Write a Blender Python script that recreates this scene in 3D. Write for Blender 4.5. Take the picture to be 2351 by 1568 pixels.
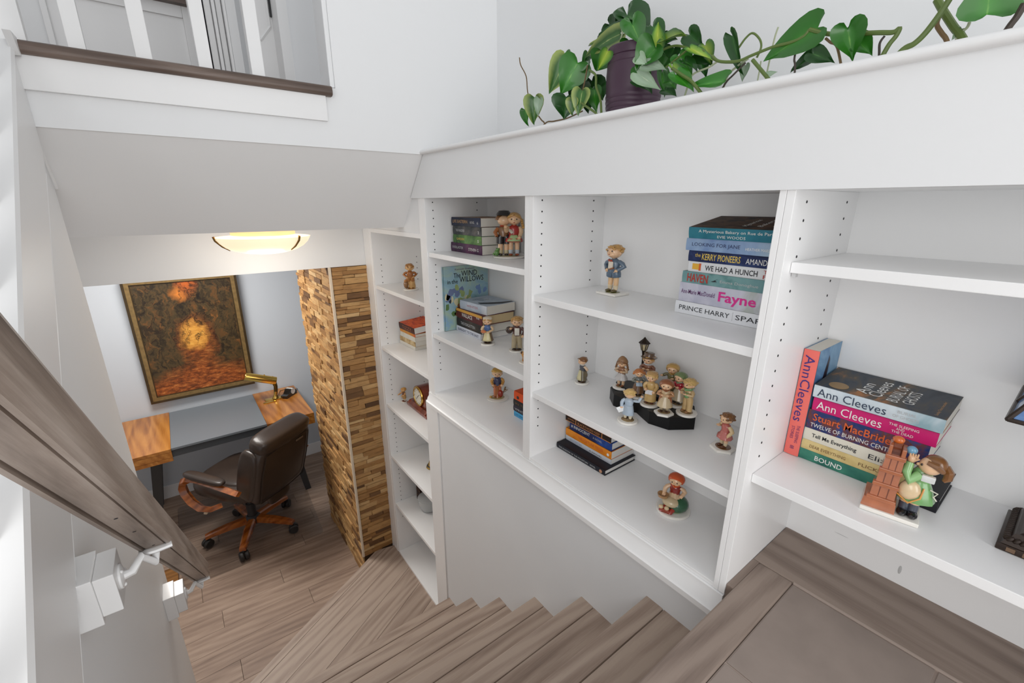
import bpy, bmesh, math, random
from mathutils import Vector, Matrix
random.seed(11)
for o in list(bpy.data.objects): bpy.data.objects.remove(o, do_unlink=True)
S = bpy.context.scene
C = S.collection
PI = math.pi

# ------------------------------------------------------------------ camera
CZ = 2.38
YAW, PIT, ROL, FPX = 0.650116089, 0.299352086, -0.00109756971, 1019.01415
_f = Vector((math.sin(YAW)*math.cos(PIT), math.cos(YAW)*math.cos(PIT), -math.sin(PIT)))
_r0 = Vector((math.cos(YAW), -math.sin(YAW), 0))
_d0 = _f.cross(_r0)
_c, _s = math.cos(ROL), math.sin(ROL)
RIGHT = _c*_r0 + _s*_d0
DOWN = -_s*_r0 + _c*_d0
FWD = _f
cam = bpy.data.cameras.new('camera')
cam.sensor_width = 36.0
cam.lens = FPX/2351*36.0
cam.clip_start = 0.02
cam_o = bpy.data.objects.new('camera', cam)
C.objects.link(cam_o)
mw = Matrix.Identity(4)
for i in range(3):
    mw[i][0] = RIGHT[i]; mw[i][1] = -DOWN[i]; mw[i][2] = -FWD[i]
mw[2][3] = CZ
cam_o.matrix_world = mw
S.camera = cam_o

def ray(px, py):
    return RIGHT*((px-1175.5)/FPX) + DOWN*((py-784)/FPX) + FWD
def at_x(px, py, X):
    r = ray(px, py); r = r*(X/r.x); return Vector((r.x, r.y, r.z+CZ))
def at_y(px, py, Y):
    r = ray(px, py); r = r*(Y/r.y); return Vector((r.x, r.y, r.z+CZ))
def at_z(px, py, Z):
    r = ray(px, py); r = r*((Z-CZ)/r.z); return Vector((r.x, r.y, r.z+CZ))

# ------------------------------------------------------------------ light and exposure
S.view_settings.view_transform = 'Standard'
S.view_settings.look = 'None'
S.view_settings.gamma = 1.0
S.view_settings.use_curve_mapping = False
S.view_settings.exposure = 0.22
w = bpy.data.worlds.new('world'); S.world = w; w.use_nodes = True
bg = w.node_tree.nodes['Background']
bg.inputs['Color'].default_value = (0.965, 0.98, 1.0, 1)
bg.inputs['Strength'].default_value = 0.62

def area_light(name, loc, target, sx, sy, energy, col=(1, 1, 1)):
    l = bpy.data.lights.new(name, 'AREA'); l.shape = 'RECTANGLE'; l.size = sx; l.size_y = sy
    l.energy = energy; l.color = col
    o = bpy.data.objects.new(name, l); C.objects.link(o)
    o.location = loc
    o.rotation_euler = (Vector(target)-Vector(loc)).to_track_quat('-Z', 'Y').to_euler()
    return o
# added fill: one light behind the camera for the soffit, one left for shelves
area_light('entrance_fill_light', (0.45, -2.0, 2.5), (0.0, 1.6, 1.9), 1.8, 2.0, 32, (1.0, 0.995, 0.985))
area_light('stair_fill_light', (-0.98, -0.25, 2.45), (1.0, 0.7, 1.75), 1.2, 1.2, 11.5, (1.0, 0.995, 0.985))
# added unseen fill light to brighten the office beyond the opening
area_light('office_fill_light', (-0.1, 3.35, 2.36), (-0.1, 3.36, 0), 0.6, 0.6, 27, (1.0, 0.965, 0.92))

# ------------------------------------------------------------------ materials
def lin(c):
    return c/12.92 if c <= 0.04045 else ((c+0.055)/1.055)**2.4
def rgb(r, g, b):
    return (lin(r/255), lin(g/255), lin(b/255), 1.0)
_M = {}
def new_mat(name):
    m = bpy.data.materials.new(name); m.use_nodes = True
    return m, m.node_tree, m.node_tree.nodes['Principled BSDF']
def P(name, col, rough=0.5, metal=0.0, coat=0.0, bump=0.0, bscale=200.0, var=0.0, vscale=8.0, spec=0.5):
    """plain procedural material: colour, optional soft colour variation and fine relief"""
    if name in _M: return _M[name]
    m, nt, b = new_mat(name)
    col = rgb(*col)
    b.inputs['Base Color'].default_value = col
    b.inputs['Roughness'].default_value = rough
    b.inputs['Metallic'].default_value = metal
    b.inputs['Coat Weight'].default_value = coat
    b.inputs['Coat Roughness'].default_value = 0.12
    b.inputs['Specular IOR Level'].default_value = spec
    tc = nt.nodes.new('ShaderNodeTexCoord')
    if var:
        n = nt.nodes.new('ShaderNodeTexNoise'); n.inputs['Scale'].default_value = vscale
        n.inputs['Detail'].default_value = 5
        nt.links.new(tc.outputs['Object'], n.inputs['Vector'])
        r = nt.nodes.new('ShaderNodeValToRGB')
        r.color_ramp.elements[0].position = 0.3; r.color_ramp.elements[1].position = 0.7
        r.color_ramp.elements[0].color = [max(0, c*(1-var)) for c in col[:3]]+[1]
        r.color_ramp.elements[1].color = [min(1, c*(1+var)) for c in col[:3]]+[1]
        nt.links.new(n.outputs['Fac'], r.inputs['Fac'])
        nt.links.new(r.outputs['Color'], b.inputs['Base Color'])
    if bump:
        n2 = nt.nodes.new('ShaderNodeTexNoise'); n2.inputs['Scale'].default_value = bscale
        n2.inputs['Detail'].default_value = 3
        nt.links.new(tc.outputs['Object'], n2.inputs['Vector'])
        bp = nt.nodes.new('ShaderNodeBump'); bp.inputs['Strength'].default_value = bump
        bp.inputs['Distance'].default_value = 0.002
        nt.links.new(n2.outputs['Fac'], bp.inputs['Height'])
        nt.links.new(bp.outputs['Normal'], b.inputs['Normal'])
    _M[name] = m
    return m
def NN(nt, t, **kw):
    n = nt.nodes.new(t)
    for k, v in kw.items():
        if k in n.inputs: n.inputs[k].default_value = v
        else: setattr(n, k, v)
    return n
def ramp(nt, stops):
    r = nt.nodes.new('ShaderNodeValToRGB')
    e = r.color_ramp.elements
    while len(e) < len(stops): e.new(0.5)
    for i, (p, c) in enumerate(stops):
        e[i].position = p; e[i].color = rgb(*c)
    return r
def wood(name, dark, mid, light, axis='x', rough=0.42, scale=1.0, tone=0.12, coat=0.0, wave=0.5):
    """long-grained wood, the grain running along the given object axis"""
    m, nt, b = new_mat(name)
    L = nt.links.new
    tc = NN(nt, 'ShaderNodeTexCoord'); oi = NN(nt, 'ShaderNodeObjectInfo')
    mul = NN(nt, 'ShaderNodeMath', operation='MULTIPLY'); mul.inputs[1].default_value = 37.0
    L(oi.outputs['Random'], mul.inputs[0])
    cmb = NN(nt, 'ShaderNodeCombineXYZ')
    for k in 'XYZ': L(mul.outputs[0], cmb.inputs[k])
    add = NN(nt, 'ShaderNodeVectorMath', operation='ADD')
    L(tc.outputs['Object'], add.inputs[0]); L(cmb.outputs[0], add.inputs[1])
    def mapped(a, c):
        mp = NN(nt, 'ShaderNodeMapping')
        s = [c*scale]*3; s['xyz'.index(axis)] = a*scale
        mp.inputs['Scale'].default_value = s
        L(add.outputs[0], mp.inputs['Vector']); return mp
    n1 = NN(nt, 'ShaderNodeTexNoise', Scale=1.0, Detail=5.0, Roughness=0.55, Distortion=0.9)
    L(mapped(1.6, 15).outputs[0], n1.inputs['Vector'])
    n2 = NN(nt, 'ShaderNodeTexNoise', Scale=1.0, Detail=4.0, Roughness=0.7)
    L(mapped(11, 300).outputs[0], n2.inputs['Vector'])
    wv = NN(nt, 'ShaderNodeTexWave', Scale=1.0, Distortion=9.0, Detail=2.0)
    wv.bands_direction = 'DIAGONAL'
    wv.inputs['Detail Scale'].default_value = 0.7
    L(mapped(1.5, 13).outputs[0], wv.inputs['Vector'])
    a1 = NN(nt, 'ShaderNodeMath', operation='MULTIPLY_ADD'); a1.inputs[1].default_value = 0.35*wave
    L(wv.outputs['Fac'], a1.inputs[0]); L(n1.outputs['Fac'], a1.inputs[2])
    a2 = NN(nt, 'ShaderNodeMath', operation='MULTIPLY_ADD'); a2.inputs[1].default_value = 0.36
    L(n2.outputs['Fac'], a2.inputs[0]); L(a1.outputs[0], a2.inputs[2])
    a3 = NN(nt, 'ShaderNodeMath', operation='MULTIPLY_ADD'); a3.inputs[1].default_value = tone
    L(oi.outputs['Random'], a3.inputs[0]); L(a2.outputs[0], a3.inputs[2])
    r = ramp(nt, [(0.42, dark), (0.72, mid), (1.0, light)])
    L(a3.outputs[0], r.inputs['Fac']); L(r.outputs['Color'], b.inputs['Base Color'])
    b.inputs['Roughness'].default_value = rough
    b.inputs['Coat Weight'].default_value = coat; b.inputs['Coat Roughness'].default_value = 0.2
    bp = NN(nt, 'ShaderNodeBump'); bp.inputs['Strength'].default_value = 0.12; bp.inputs['Distance'].default_value = 0.002
    L(a2.outputs[0], bp.inputs['Height']); L(bp.outputs['Normal'], b.inputs['Normal'])
    return m
def art(name, cols, scale=12.0, stretch=(1, 1, 1), rough=0.48, coat=0.04):
    """mottled printed cover in several colours"""
    if name in _M: return _M[name]
    m, nt, b = new_mat(name); L = nt.links.new
    tc = NN(nt, 'ShaderNodeTexCoord'); mp = NN(nt, 'ShaderNodeMapping'); mp.inputs['Scale'].default_value = stretch
    L(tc.outputs['Object'], mp.inputs['Vector'])
    n = NN(nt, 'ShaderNodeTexNoise', Scale=scale, Detail=4.0, Roughness=0.6, Distortion=0.8); L(mp.outputs[0], n.inputs['Vector'])
    k = len(cols)
    r = ramp(nt, [(0.3+0.4*i/(k-1), c) for i, c in enumerate(cols)])
    L(n.outputs['Fac'], r.inputs['Fac']); L(r.outputs['Color'], b.inputs['Base Color'])
    b.inputs['Roughness'].default_value = rough; b.inputs['Coat Weight'].default_value = coat; b.inputs['Specular IOR Level'].default_value = 0.3
    _M[name] = m
    return m

WHITE = P('white_trim_paint', (236, 236, 236), 0.38, bump=0.03, bscale=90)
SHELFW = P('white_melamine', (247, 247, 247), 0.34, bump=0.02, bscale=150)
WALL = P('white_wall_paint', (234, 235, 236), 0.65, bump=0.05, bscale=140)
LOWWALL = P('pale_grey_wall_paint', (232, 234, 236), 0.6, bump=0.05, bscale=140, var=0.015, vscale=3)
CEILW = P('ceiling_paint', (236, 236, 236), 0.75, bump=0.05, bscale=160)
BLUEW = P('blue_grey_wall_paint', (196, 202, 209), 0.65, bump=0.05, bscale=140)
HOLE = P('dark_hole', (38, 38, 40), 0.8)
FLOORM = wood('oak_floor', (116, 96, 82), (148, 125, 109), (172, 149, 131), 'x', 0.5, 1.0, 0.10)
STAIRM = wood('oak_stair', (122, 104, 92), (156, 136, 122), (178, 159, 144), 'x', 0.5, 1.0, 0.10, wave=0.8)
LANDM = wood('stained_oak_border', (88, 74, 66), (132, 116, 106), (152, 136, 125), 'x', 0.5, 0.9, 0.08, wave=0.9)
RAILM = wood('weathered_oak_rail', (92, 80, 71), (146, 131, 120), (178, 165, 155), 'y', 0.45, 1.0, 0.05)
NOSEM = wood('walnut_nosing', (58, 45, 38), (96, 80, 71), (128, 112, 102), 'x', 0.45, 1.0, 0.05)
DESKW = wood('honey_oak_desk', (100, 52, 12), (160, 98, 34), (190, 128, 58), 'y', 0.3, 0.9, 0.06, 0.3)
CHERRY = wood('cherry_wood', (86, 38, 10), (138, 70, 20), (176, 100, 40), 'x', 0.22, 0.8, 0.05, 0.6)
MAHOG = wood('mahogany', (70, 22, 10), (112, 42, 22), (140, 60, 34), 'y', 0.2, 0.8, 0.05, 0.6)
TILE = P('taupe_floor_tile', (146, 133, 125), 0.55, bump=0.08, bscale=60, var=0.08, vscale=14)
GROUT = P('light_tile_trim', (172, 156, 146), 0.6)
BRASS = P('brass', (214, 176, 92), 0.22, 1.0)
BLACKM = P('black_metal', (38, 38, 40), 0.5)
LEATHER = P('dark_brown_leather', (52, 42, 36), 0.36, coat=0.15, bump=0.25, bscale=320, var=0.12, vscale=9)
PORC = P('white_porcelain', (240, 236, 228), 0.18, coat=0.6)
PAGES = P('book_pages', (226, 222, 212), 0.8, bump=0.35, bscale=900)
PAGESW = P('white_pages', (236, 234, 230), 0.8, bump=0.35, bscale=900)

# ------------------------------------------------------------------ mesh helpers
class MB:
    def __init__(s): s.bm = bmesh.new()
    def box(s, x0, x1, y0, y1, z0, z1, bevel=0.0):
        r = bmesh.ops.create_cube(s.bm, size=1.0)
        vs = r['verts']
        for v in vs:
            v.co = Vector((x0+(v.co.x+.5)*(x1-x0), y0+(v.co.y+.5)*(y1-y0), z0+(v.co.z+.5)*(z1-z0)))
        if bevel:
            es = list({e for v in vs for e in v.link_edges})
            bmesh.ops.bevel(s.bm, geom=es, offset=bevel, segments=2, profile=0.6, affect='EDGES')
        return s
    def prism(s, poly, axis, a, b):
        """extrude a polygon; axis x: (y,z) points, y: (x,z), z: (x,y)"""
        def p3(q, t):
            if axis == 'x': return (t, q[0], q[1])
            if axis == 'y': return (q[0], t, q[1])
            return (q[0], q[1], t)
        v0 = [s.bm.verts.new(p3(q, a)) for q in poly]; v1 = [s.bm.verts.new(p3(q, b)) for q in poly]
        n = len(poly)
        s.bm.faces.new(v0); s.bm.faces.new(v1[::-1])
        for i in range(n): s.bm.faces.new((v0[i], v1[i], v1[(i+1) % n], v0[(i+1) % n]))
        return s
    def lathe(s, prof, c=(0, 0, 0), seg=16, sx=1.0, sy=1.0, wob=0.0, wn=6, rot=None):
        c = Vector(c); rings = []
        for (r, z) in prof:
            ring = []
            for k in range(seg):
                a = 2*PI*k/seg
                rr = r*(1+wob*math.sin(wn*a)*(1 if r > 1e-5 else 0))
                v = Vector((rr*math.cos(a)*sx, rr*math.sin(a)*sy, z))
                if rot is not None: v = rot @ v
                ring.append(s.bm.verts.new(c+v))
            rings.append(ring)
        for i in range(len(rings)-1):
            for k in range(seg):
                s.bm.faces.new((rings[i][k], rings[i][(k+1) % seg], rings[i+1][(k+1) % seg], rings[i+1][k]))
        if prof[0][0] > 1e-6: s.bm.faces.new(rings[0][::-1])
        if prof[-1][0] > 1e-6: s.bm.faces.new(rings[-1])
        return s
    def ell(s, c, r, seg=14, rings=9, rot=None, zmin=-1.0, zmax=1.0):
        if not hasattr(r, '__len__'): r = (r, r, r)
        prof = []
        for i in range(rings+1):
            t = zmin+(zmax-zmin)*i/rings
            # even angular spacing
            a0, a1 = math.asin(max(-1, zmin)), math.asin(min(1, zmax))
            a = a0+(a1-a0)*i/rings
            prof.append((max(math.cos(a), 1e-4), math.sin(a)))
        m = Matrix.Diagonal(Vector(r))
        if rot is not None: m = rot.to_3x3() @ m
        return s.lathe(prof, c, seg, rot=m)
    def tube(s, pts, rad, seg=8, flat=1.0, caps=True):
        pts = [Vector(p) for p in pts]; n = len(pts)
        if not hasattr(rad, '__len__'): rad = [rad]*n
        rings = []; up = Vector((0, 0, 1)); side = None
        for i in range(n):
            t = (pts[min(i+1, n-1)]-pts[max(i-1, 0)])
            if t.length < 1e-9: t = Vector((0, 0, 1))
            t.normalize()
            if side is None:
                ref = up if abs(t.z) < 0.95 else Vector((1, 0, 0))
                side = t.cross(ref).normalized()
            else:
                side = (side - t*side.dot(t)).normalized()
            nrm = side.cross(t)
            rings.append([s.bm.verts.new(pts[i]+(side*math.cos(2*PI*k/seg)+nrm*math.sin(2*PI*k/seg)*flat)*rad[i]) for k in range(seg)])
        for i in range(n-1):
            for k in range(seg):
                s.bm.faces.new((rings[i][k], rings[i][(k+1) % seg], rings[i+1][(k+1) % seg], rings[i+1][k]))
        if caps:
            s.bm.faces.new(rings[0][::-1]); s.bm.faces.new(rings[-1])
        return s
    def sweep(s, prof, p0, p1, xdir, ydir):
        """straight extrusion of a closed 2D profile from p0 to p1"""
        p0, p1, xd, yd = Vector(p0), Vector(p1), Vector(xdir), Vector(ydir)
        a = [s.bm.verts.new(p0+xd*q[0]+yd*q[1]) for q in prof]; b = [s.bm.verts.new(p1+xd*q[0]+yd*q[1]) for q in prof]
        n = len(prof); s.bm.faces.new(a); s.bm.faces.new(b[::-1])
        for i in range(n): s.bm.faces.new((a[i], b[i], b[(i+1) % n], a[(i+1) % n]))
        return s
    def xf(s, m):
        bmesh.ops.transform(s.bm, matrix=m, verts=s.bm.verts); return s
    def mesh(s, name, ang=38.0, smooth=True):
        bmesh.ops.recalc_face_normals(s.bm, faces=s.bm.faces)
        if smooth:
            lim = math.radians(ang)
            for f in s.bm.faces: f.smooth = True
            for e in s.bm.edges:
                if len(e.link_faces) == 2:
                    try: e.smooth = e.calc_face_angle() < lim
                    except Exception: e.smooth = False
        me = bpy.data.meshes.new(name); s.bm.to_mesh(me); s.bm.free()
        return me
    def done(s, name, mat, parent=None, loc=None, rot=None, smooth=True, ang=38.0):
        return link(name, s.mesh(name, ang, smooth), mat, parent, loc, rot)
def link(name, me, mat=None, parent=None, loc=None, rot=None):
    o = bpy.data.objects.new(name, me); C.objects.link(o)
    if mat is not None and me is not None and not me.materials: me.materials.append(mat)
    if parent is not None: o.parent = parent
    if loc is not None: o.location = loc
    if rot is not None: o.rotation_euler = rot
    return o
def thing(name, label, cat, loc=(0, 0, 0), rz=0.0, group=None, mat4=None):
    o = bpy.data.objects.new(name, None); C.objects.link(o); o.empty_display_size = 0.05
    if mat4 is not None: o.matrix_world = mat4
    else: o.location = loc; o.rotation_euler = (0, 0, rz)
    return tag(o, label, cat, group)
def tag(o, label, cat=None, group=None):
    o['label'] = label
    if cat: o['category'] = cat
    if group: o['group'] = group
    return o
def struct(o, label=None):
    o['kind'] = 'structure'
    if label: o['label'] = label
    return o
def stuff(o):
    o['kind'] = 'stuff'; return o
def sroot(name, label):
    o = bpy.data.objects.new(name, None); C.objects.link(o); o.empty_display_size = 0.05
    return struct(o, label)

# text: collected first, turned into meshes in one pass at the end
TEXTS = []
ORI = {'spine': Matrix(((1, 0, 0), (0, 0, -1), (0, 1, 0))),
       'cover': Matrix(((0, -1, 0), (1, 0, 0), (0, 0, 1))),
       'flat': Matrix(((1, 0, 0), (0, 1, 0), (0, 0, 1)))}
def text(parent, s, c, wid, hgt, mat, ori='spine', bold=0.0, name='title', shear=0.0):
    cu = bpy.data.curves.new('lettering', 'FONT'); cu.body = s; cu.size = 1.0
    cu.resolution_u = 2; cu.align_x = 'CENTER'; cu.offset = bold; cu.shear = shear
    o = bpy.data.objects.new('lettering', cu); C.objects.link(o)
    TEXTS.append((o, parent, Vector(c), wid, hgt, mat, ORI[ori], name))
def finish_text():
    dg = bpy.context.evaluated_depsgraph_get(); dg.update()
    out = []
    for (o, par, c, wid, hgt, mat, R, name) in TEXTS:
        me = bpy.data.meshes.new_from_object(o.evaluated_get(dg))
        out.append(me)
    for me, (o, par, c, wid, hgt, mat, R, name) in zip(out, TEXTS):
        if not me.vertices: continue
        xs = [v.co.x for v in me.vertices]; ys = [v.co.y for v in me.vertices]
        sx = wid/max(1e-6, max(xs)-min(xs)); sy = hgt/max(1e-6, max(ys)-min(ys))
        cx, cy = (max(xs)+min(xs))/2, (max(ys)+min(ys))/2
        for v in me.vertices:
            v.co = R @ Vector(((v.co.x-cx)*sx, (v.co.y-cy)*sy, 0)) + c
        me.materials.clear(); me.name = name
        link(name, me, mat, par)
    for t in TEXTS:
        cu = t[0].data; bpy.data.objects.remove(t[0], do_unlink=True); bpy.data.curves.remove(cu)

def clip_half(poly, nx, ny, d):
    """keep the part of a convex polygon with nx*x+ny*y <= d"""
    out = []
    for i in range(len(poly)):
        a, b = poly[i], poly[(i+1) % len(poly)]
        da, db = nx*a[0]+ny*a[1]-d, nx*b[0]+ny*b[1]-d
        if da <= 0: out.append(a)
        if (da < 0 < db) or (db < 0 < da):
            t = da/(da-db); out.append((a[0]+(b[0]-a[0])*t, a[1]+(b[1]-a[1])*t))
    return out

# ================================================================== SETTING
XF = 0.85            # front plane of the built-in shelves and the stair wall
XB = 1.155           # back of the shelves
XL = -0.222          # stair-side wall on the left
RISE, RUN = 0.197, 0.2284
LAND = 8*RISE        # landing level (lower floor = 0)
YF = 1.675           # plane of the upper floor edge
YP = 2.448           # plane of the lower opening
YW = 4.32            # far office wall

# ---- lower floor: planks
floor = sroot('floor', 'brown oak plank floor of the lower office')
MB().box(-1.7, 1.5, 1.4, YW, -0.06, -0.012).done('subfloor', P('dark_joint', (60, 48, 40), 0.8), floor, smooth=False)
joints = {0: [-0.223], -1: [0.214], -2: [-0.135], -3: [0.331, -0.95], -4: [-0.6, 0.62], -5: [-0.088]}
k0 = -10
while 2.893+0.139*k0 < YW:
    y0 = 2.893+0.139*k0; y1 = min(y0+0.139, YW)
    if y1 > 1.75:
        js = joints.get(k0)
        if js is None:
            r = random.Random(k0*7+3); s0 = r.uniform(-1.2, -0.3); js = [s0, s0+1.1]
        xs = [-1.7]+sorted(js)+[1.5]
        for a, b in zip(xs, xs[1:]):
            MB().box(a+0.0008, b-0.0008, y0+0.0006, y1-0.0006, -0.012, 0.0, 0.0008).done('plank', FLOORM, floor, smooth=False)
    k0 += 1

# ---- stairs down from the landing
stairs = sroot('stairs_lower', 'oak stairs going down beside the white shelves')
for k in range(1, 7):
    z = LAND-RISE*k; yn = 0.527+RUN*(k-1)
    yb = yn-RUN-0.012
    tr = bpy.data.objects.new('tread', None); C.objects.link(tr); tr.parent = stairs
    MB().box(XL, XF+0.01, yn-0.052, yn, z-0.03, z, 0.004).done('nosing', STAIRM, tr, smooth=False)
    MB().box(XL, XF+0.01, yb, yn-0.0545, z-0.03, z-0.0006, 0.0010).done('plank', STAIRM, tr, smooth=False)
    MB().box(XL, XF+0.01, yn-0.035, yn-0.02, z-RISE, z-0.03).done('riser', STAIRM, stairs, smooth=False)
MB().box(XL, XF+0.01, 0.527-RUN-0.015, 0.527-RUN, LAND-RISE-0.03, LAND-0.03).done('riser', STAIRM, stairs, smooth=False)
# angled bottom platform, boards parallel to its slanted front edge
ang = math.atan2(2.448-1.895, 0.735-(-0.21))
ca, sa = math.cos(ang), math.sin(ang)
outer = [(-0.222, 1.40), (XF+0.004, 1.40), (XF+0.004, 2.42), (0.735, 2.446), (-0.222, 1.889)]
plat = bpy.data.objects.new('winder_step', None); C.objects.link(plat); plat.parent = stairs
def to_l(p): return (p[0]*ca+p[1]*sa, -p[0]*sa+p[1]*ca)
lo = [to_l(p) for p in outer]
ed = to_l((-0.21, 1.895))[1]
cuts = [ed+0.001, ed-0.045, ed-0.155, ed-0.285, ed-0.415, ed-0.545, ed-0.675, ed-0.805, ed-0.95]
for i in range(len(cuts)-1):
    pl = clip_half(lo, 0, 1, cuts[i]-0.0009); pl = clip_half(pl, 0, -1, -cuts[i+1]-0.0009)
    if len(pl) >= 3:
        MB().prism(pl, 'z', RISE-0.03, RISE if i == 0 else RISE-0.0006).done('nosing' if i == 0 else 'plank', STAIRM, plat, rot=(0, 0, ang), smooth=False)
pl = clip_half(lo, 0, 1, ed-0.02)
MB().prism(pl, 'z', 0.0, RISE-0.03).done('riser', STAIRM, plat, rot=(0, 0, ang), smooth=False)

# ---- upper landing at the right
landing = sroot('floor_landing', 'entrance landing of taupe tiles edged with stained oak boards')
MB().box(XL, 1.2, -1.0, 0.31, LAND-0.08, LAND-0.012).done('subfloor', P('dark_joint', (60, 48, 40), 0.8), landing, smooth=False)
MB().box(XL, 0.9755, 0.2475, 0.320, LAND-0.04, LAND, 0.004).done('nosing_board', LANDM, landing, smooth=False)
m = MB().box(-1.334, 0, -0.09, 0.09, -0.02, 0, 0.0015)
m.done('border_board', LANDM, landing, loc=(1.0665, -1.0, LAND+0.0005), rot=(0, 0, -PI/2), smooth=False)
MB().box(XF+0.003, 0.9755, 0.3195, 0.3345, LAND-0.04, LAND, 0.001).done('nosing_return', LANDM, landing, smooth=False)
MB().box(0.9725, 0.9765, -1.0, 0.2455, LAND-0.02, LAND+0.0015).done('edge_strip', GROUT, landing, smooth=False)
tx = [XL, 0.06, 0.371, 0.682, 0.9725]
for i in range(len(tx)-1):
    ys = [0.2465, 0.005, -0.4, -0.8] if i == 3 else [0.2465, 0.18-0.12*i, -0.3, -0.8]
    for a, b in zip(ys, ys[1:]):
        MB().box(tx[i]+0.0022, tx[i+1]-0.0022, b+0.0022, a-0.0022, LAND-0.02, LAND-0.0015, 0.001).done('tile', TILE, landing, smooth=False)
MB().box(XL, 0.9725, -0.8, 0.2465, LAND-0.02, LAND-0.0042).done('grout', GROUT, landing, smooth=False)

# ---- wall under the shelves, beside the stairs
o = MB().box(XF+0.004, XF+0.06, 0.30, 1.70, 0.0, 1.50).done('wall_right', LOWWALL, smooth=False); struct(o, 'pale grey wall below the shelves beside the stairs')
# back wall above the ledge
o = MB().box(1.196, 1.30, -1.2, YF+0.05, 2.40, 4.4).done('wall_right_upper', WALL, smooth=False); struct(o, 'white wall behind the ledge with the plant')
# end wall above the ledge
o = MB().box(0.535, 1.25, YF, YF+0.10, 2.563, 4.4).done('wall_back_upper', WALL, smooth=False); struct(o, 'white end wall beyond the ledge')
MB().box(0.520, 0.5352, YF+0.004, YF+0.10, 2.75, 4.4, 0.003).done('corner_bead', WALL, o, smooth=False)
# fascia under the upper floor
o = MB().box(-0.35, 0.535, YF, YF+0.10, 2.563, 2.748).done('wall_fascia', WALL, smooth=False); struct(o, 'white fascia below the upper floor edge')
o = MB().box(-0.212, 0.497, YF-0.012, YF+0.001, 2.644, 2.724, 0.001).done('trim_1', WHITE, smooth=False); struct(o, 'flat white trim board under the wooden nosing')
nose = [(-0.026, -0.004), (-0.024, -0.012), (-0.016, -0.016), (0.06, -0.016), (0.06, 0.014), (-0.016, 0.014), (-0.024, 0.009)]
o = MB().sweep(nose, (-0.214, YF, 2.735), (0.517, YF, 2.735), (0, 1, 0), (0, 0, 1)).done('trim_2', NOSEM, ang=70); struct(o, 'brown wooden nosing along the upper floor edge')
o = MB().box(-0.9, 0.60, YF+0.06, 3.6, 2.60, 2.742).done('floor_upper', NOSEM, smooth=False); struct(o, 'upper hall floor')
# slanted soffit, flat ceiling and header over the lower opening
sl = [(YF, 2.571), (1.925, 2.282), (2.06, 2.282), (2.06, 2.40), (YF, 2.62)]
o = MB().prism([(YF, 2.571), (1.925, 2.282), (1.99, 2.282), (1.80, 2.571)], 'x', -0.6, XF+0.02).done('ceiling_slope', CEILW, smooth=False); struct(o, 'slanted white soffit above the stairs')
o = MB().box(-1.7, 1.3, 1.925, YP+0.14, 2.282, 2.32).done('ceiling', CEILW, smooth=False); struct(o, 'flat ceiling above the bottom of the stairs')
o = MB().box(-1.7, XF, YP, YP+0.12, 2.062, 2.30).done('wall_header', WALL, smooth=False); struct(o, 'white header above the office opening')
o = MB().box(-1.7, 1.5, YP+0.12, YW+0.05, 2.40, 2.44).done('ceiling_office', CEILW, smooth=False); struct(o, 'office ceiling')
# office walls
o = MB().box(-1.7, 1.5, YW, YW+0.1, 0, 2.42).done('wall_far', BLUEW, smooth=False); struct(o, 'blue-grey office wall behind the desk')
o = MB().box(1.42, 1.5, 2.5, YW, 0, 2.42).done('wall_office_right', BLUEW, smooth=False); struct(o, 'office side wall')
o = MB().box(-1.78, -1.7, 1.8, YW, 0, 2.42).done('wall_office_left', BLUEW, smooth=False); struct(o, 'office side wall at the left')
o = MB().box(-1.7, 1.42, YW-0.014, YW, 0.0, 0.115, 0.003).done('baseboard_far', WHITE, smooth=False); struct(o, 'white baseboard below the blue-grey wall')
o = MB().box(XF, 1.30, YP-0.002, YP+0.06, 0, 2.30).done('wall_right_end', WALL, smooth=False); struct(o, 'white wall end behind the tall shelf')
# piece of wall above the tall narrow shelf unit
o = MB().prism([(1.735, 2.26), (2.34, 2.26), (2.34, 2.285), (1.93, 2.285), (1.815, 2.408), (1.735, 2.408)], 'x', XF+0.004, XF+0.02).done('wall_right_infill', WALL, smooth=False); struct(o, 'white infill above the tall narrow shelf unit')

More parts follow.
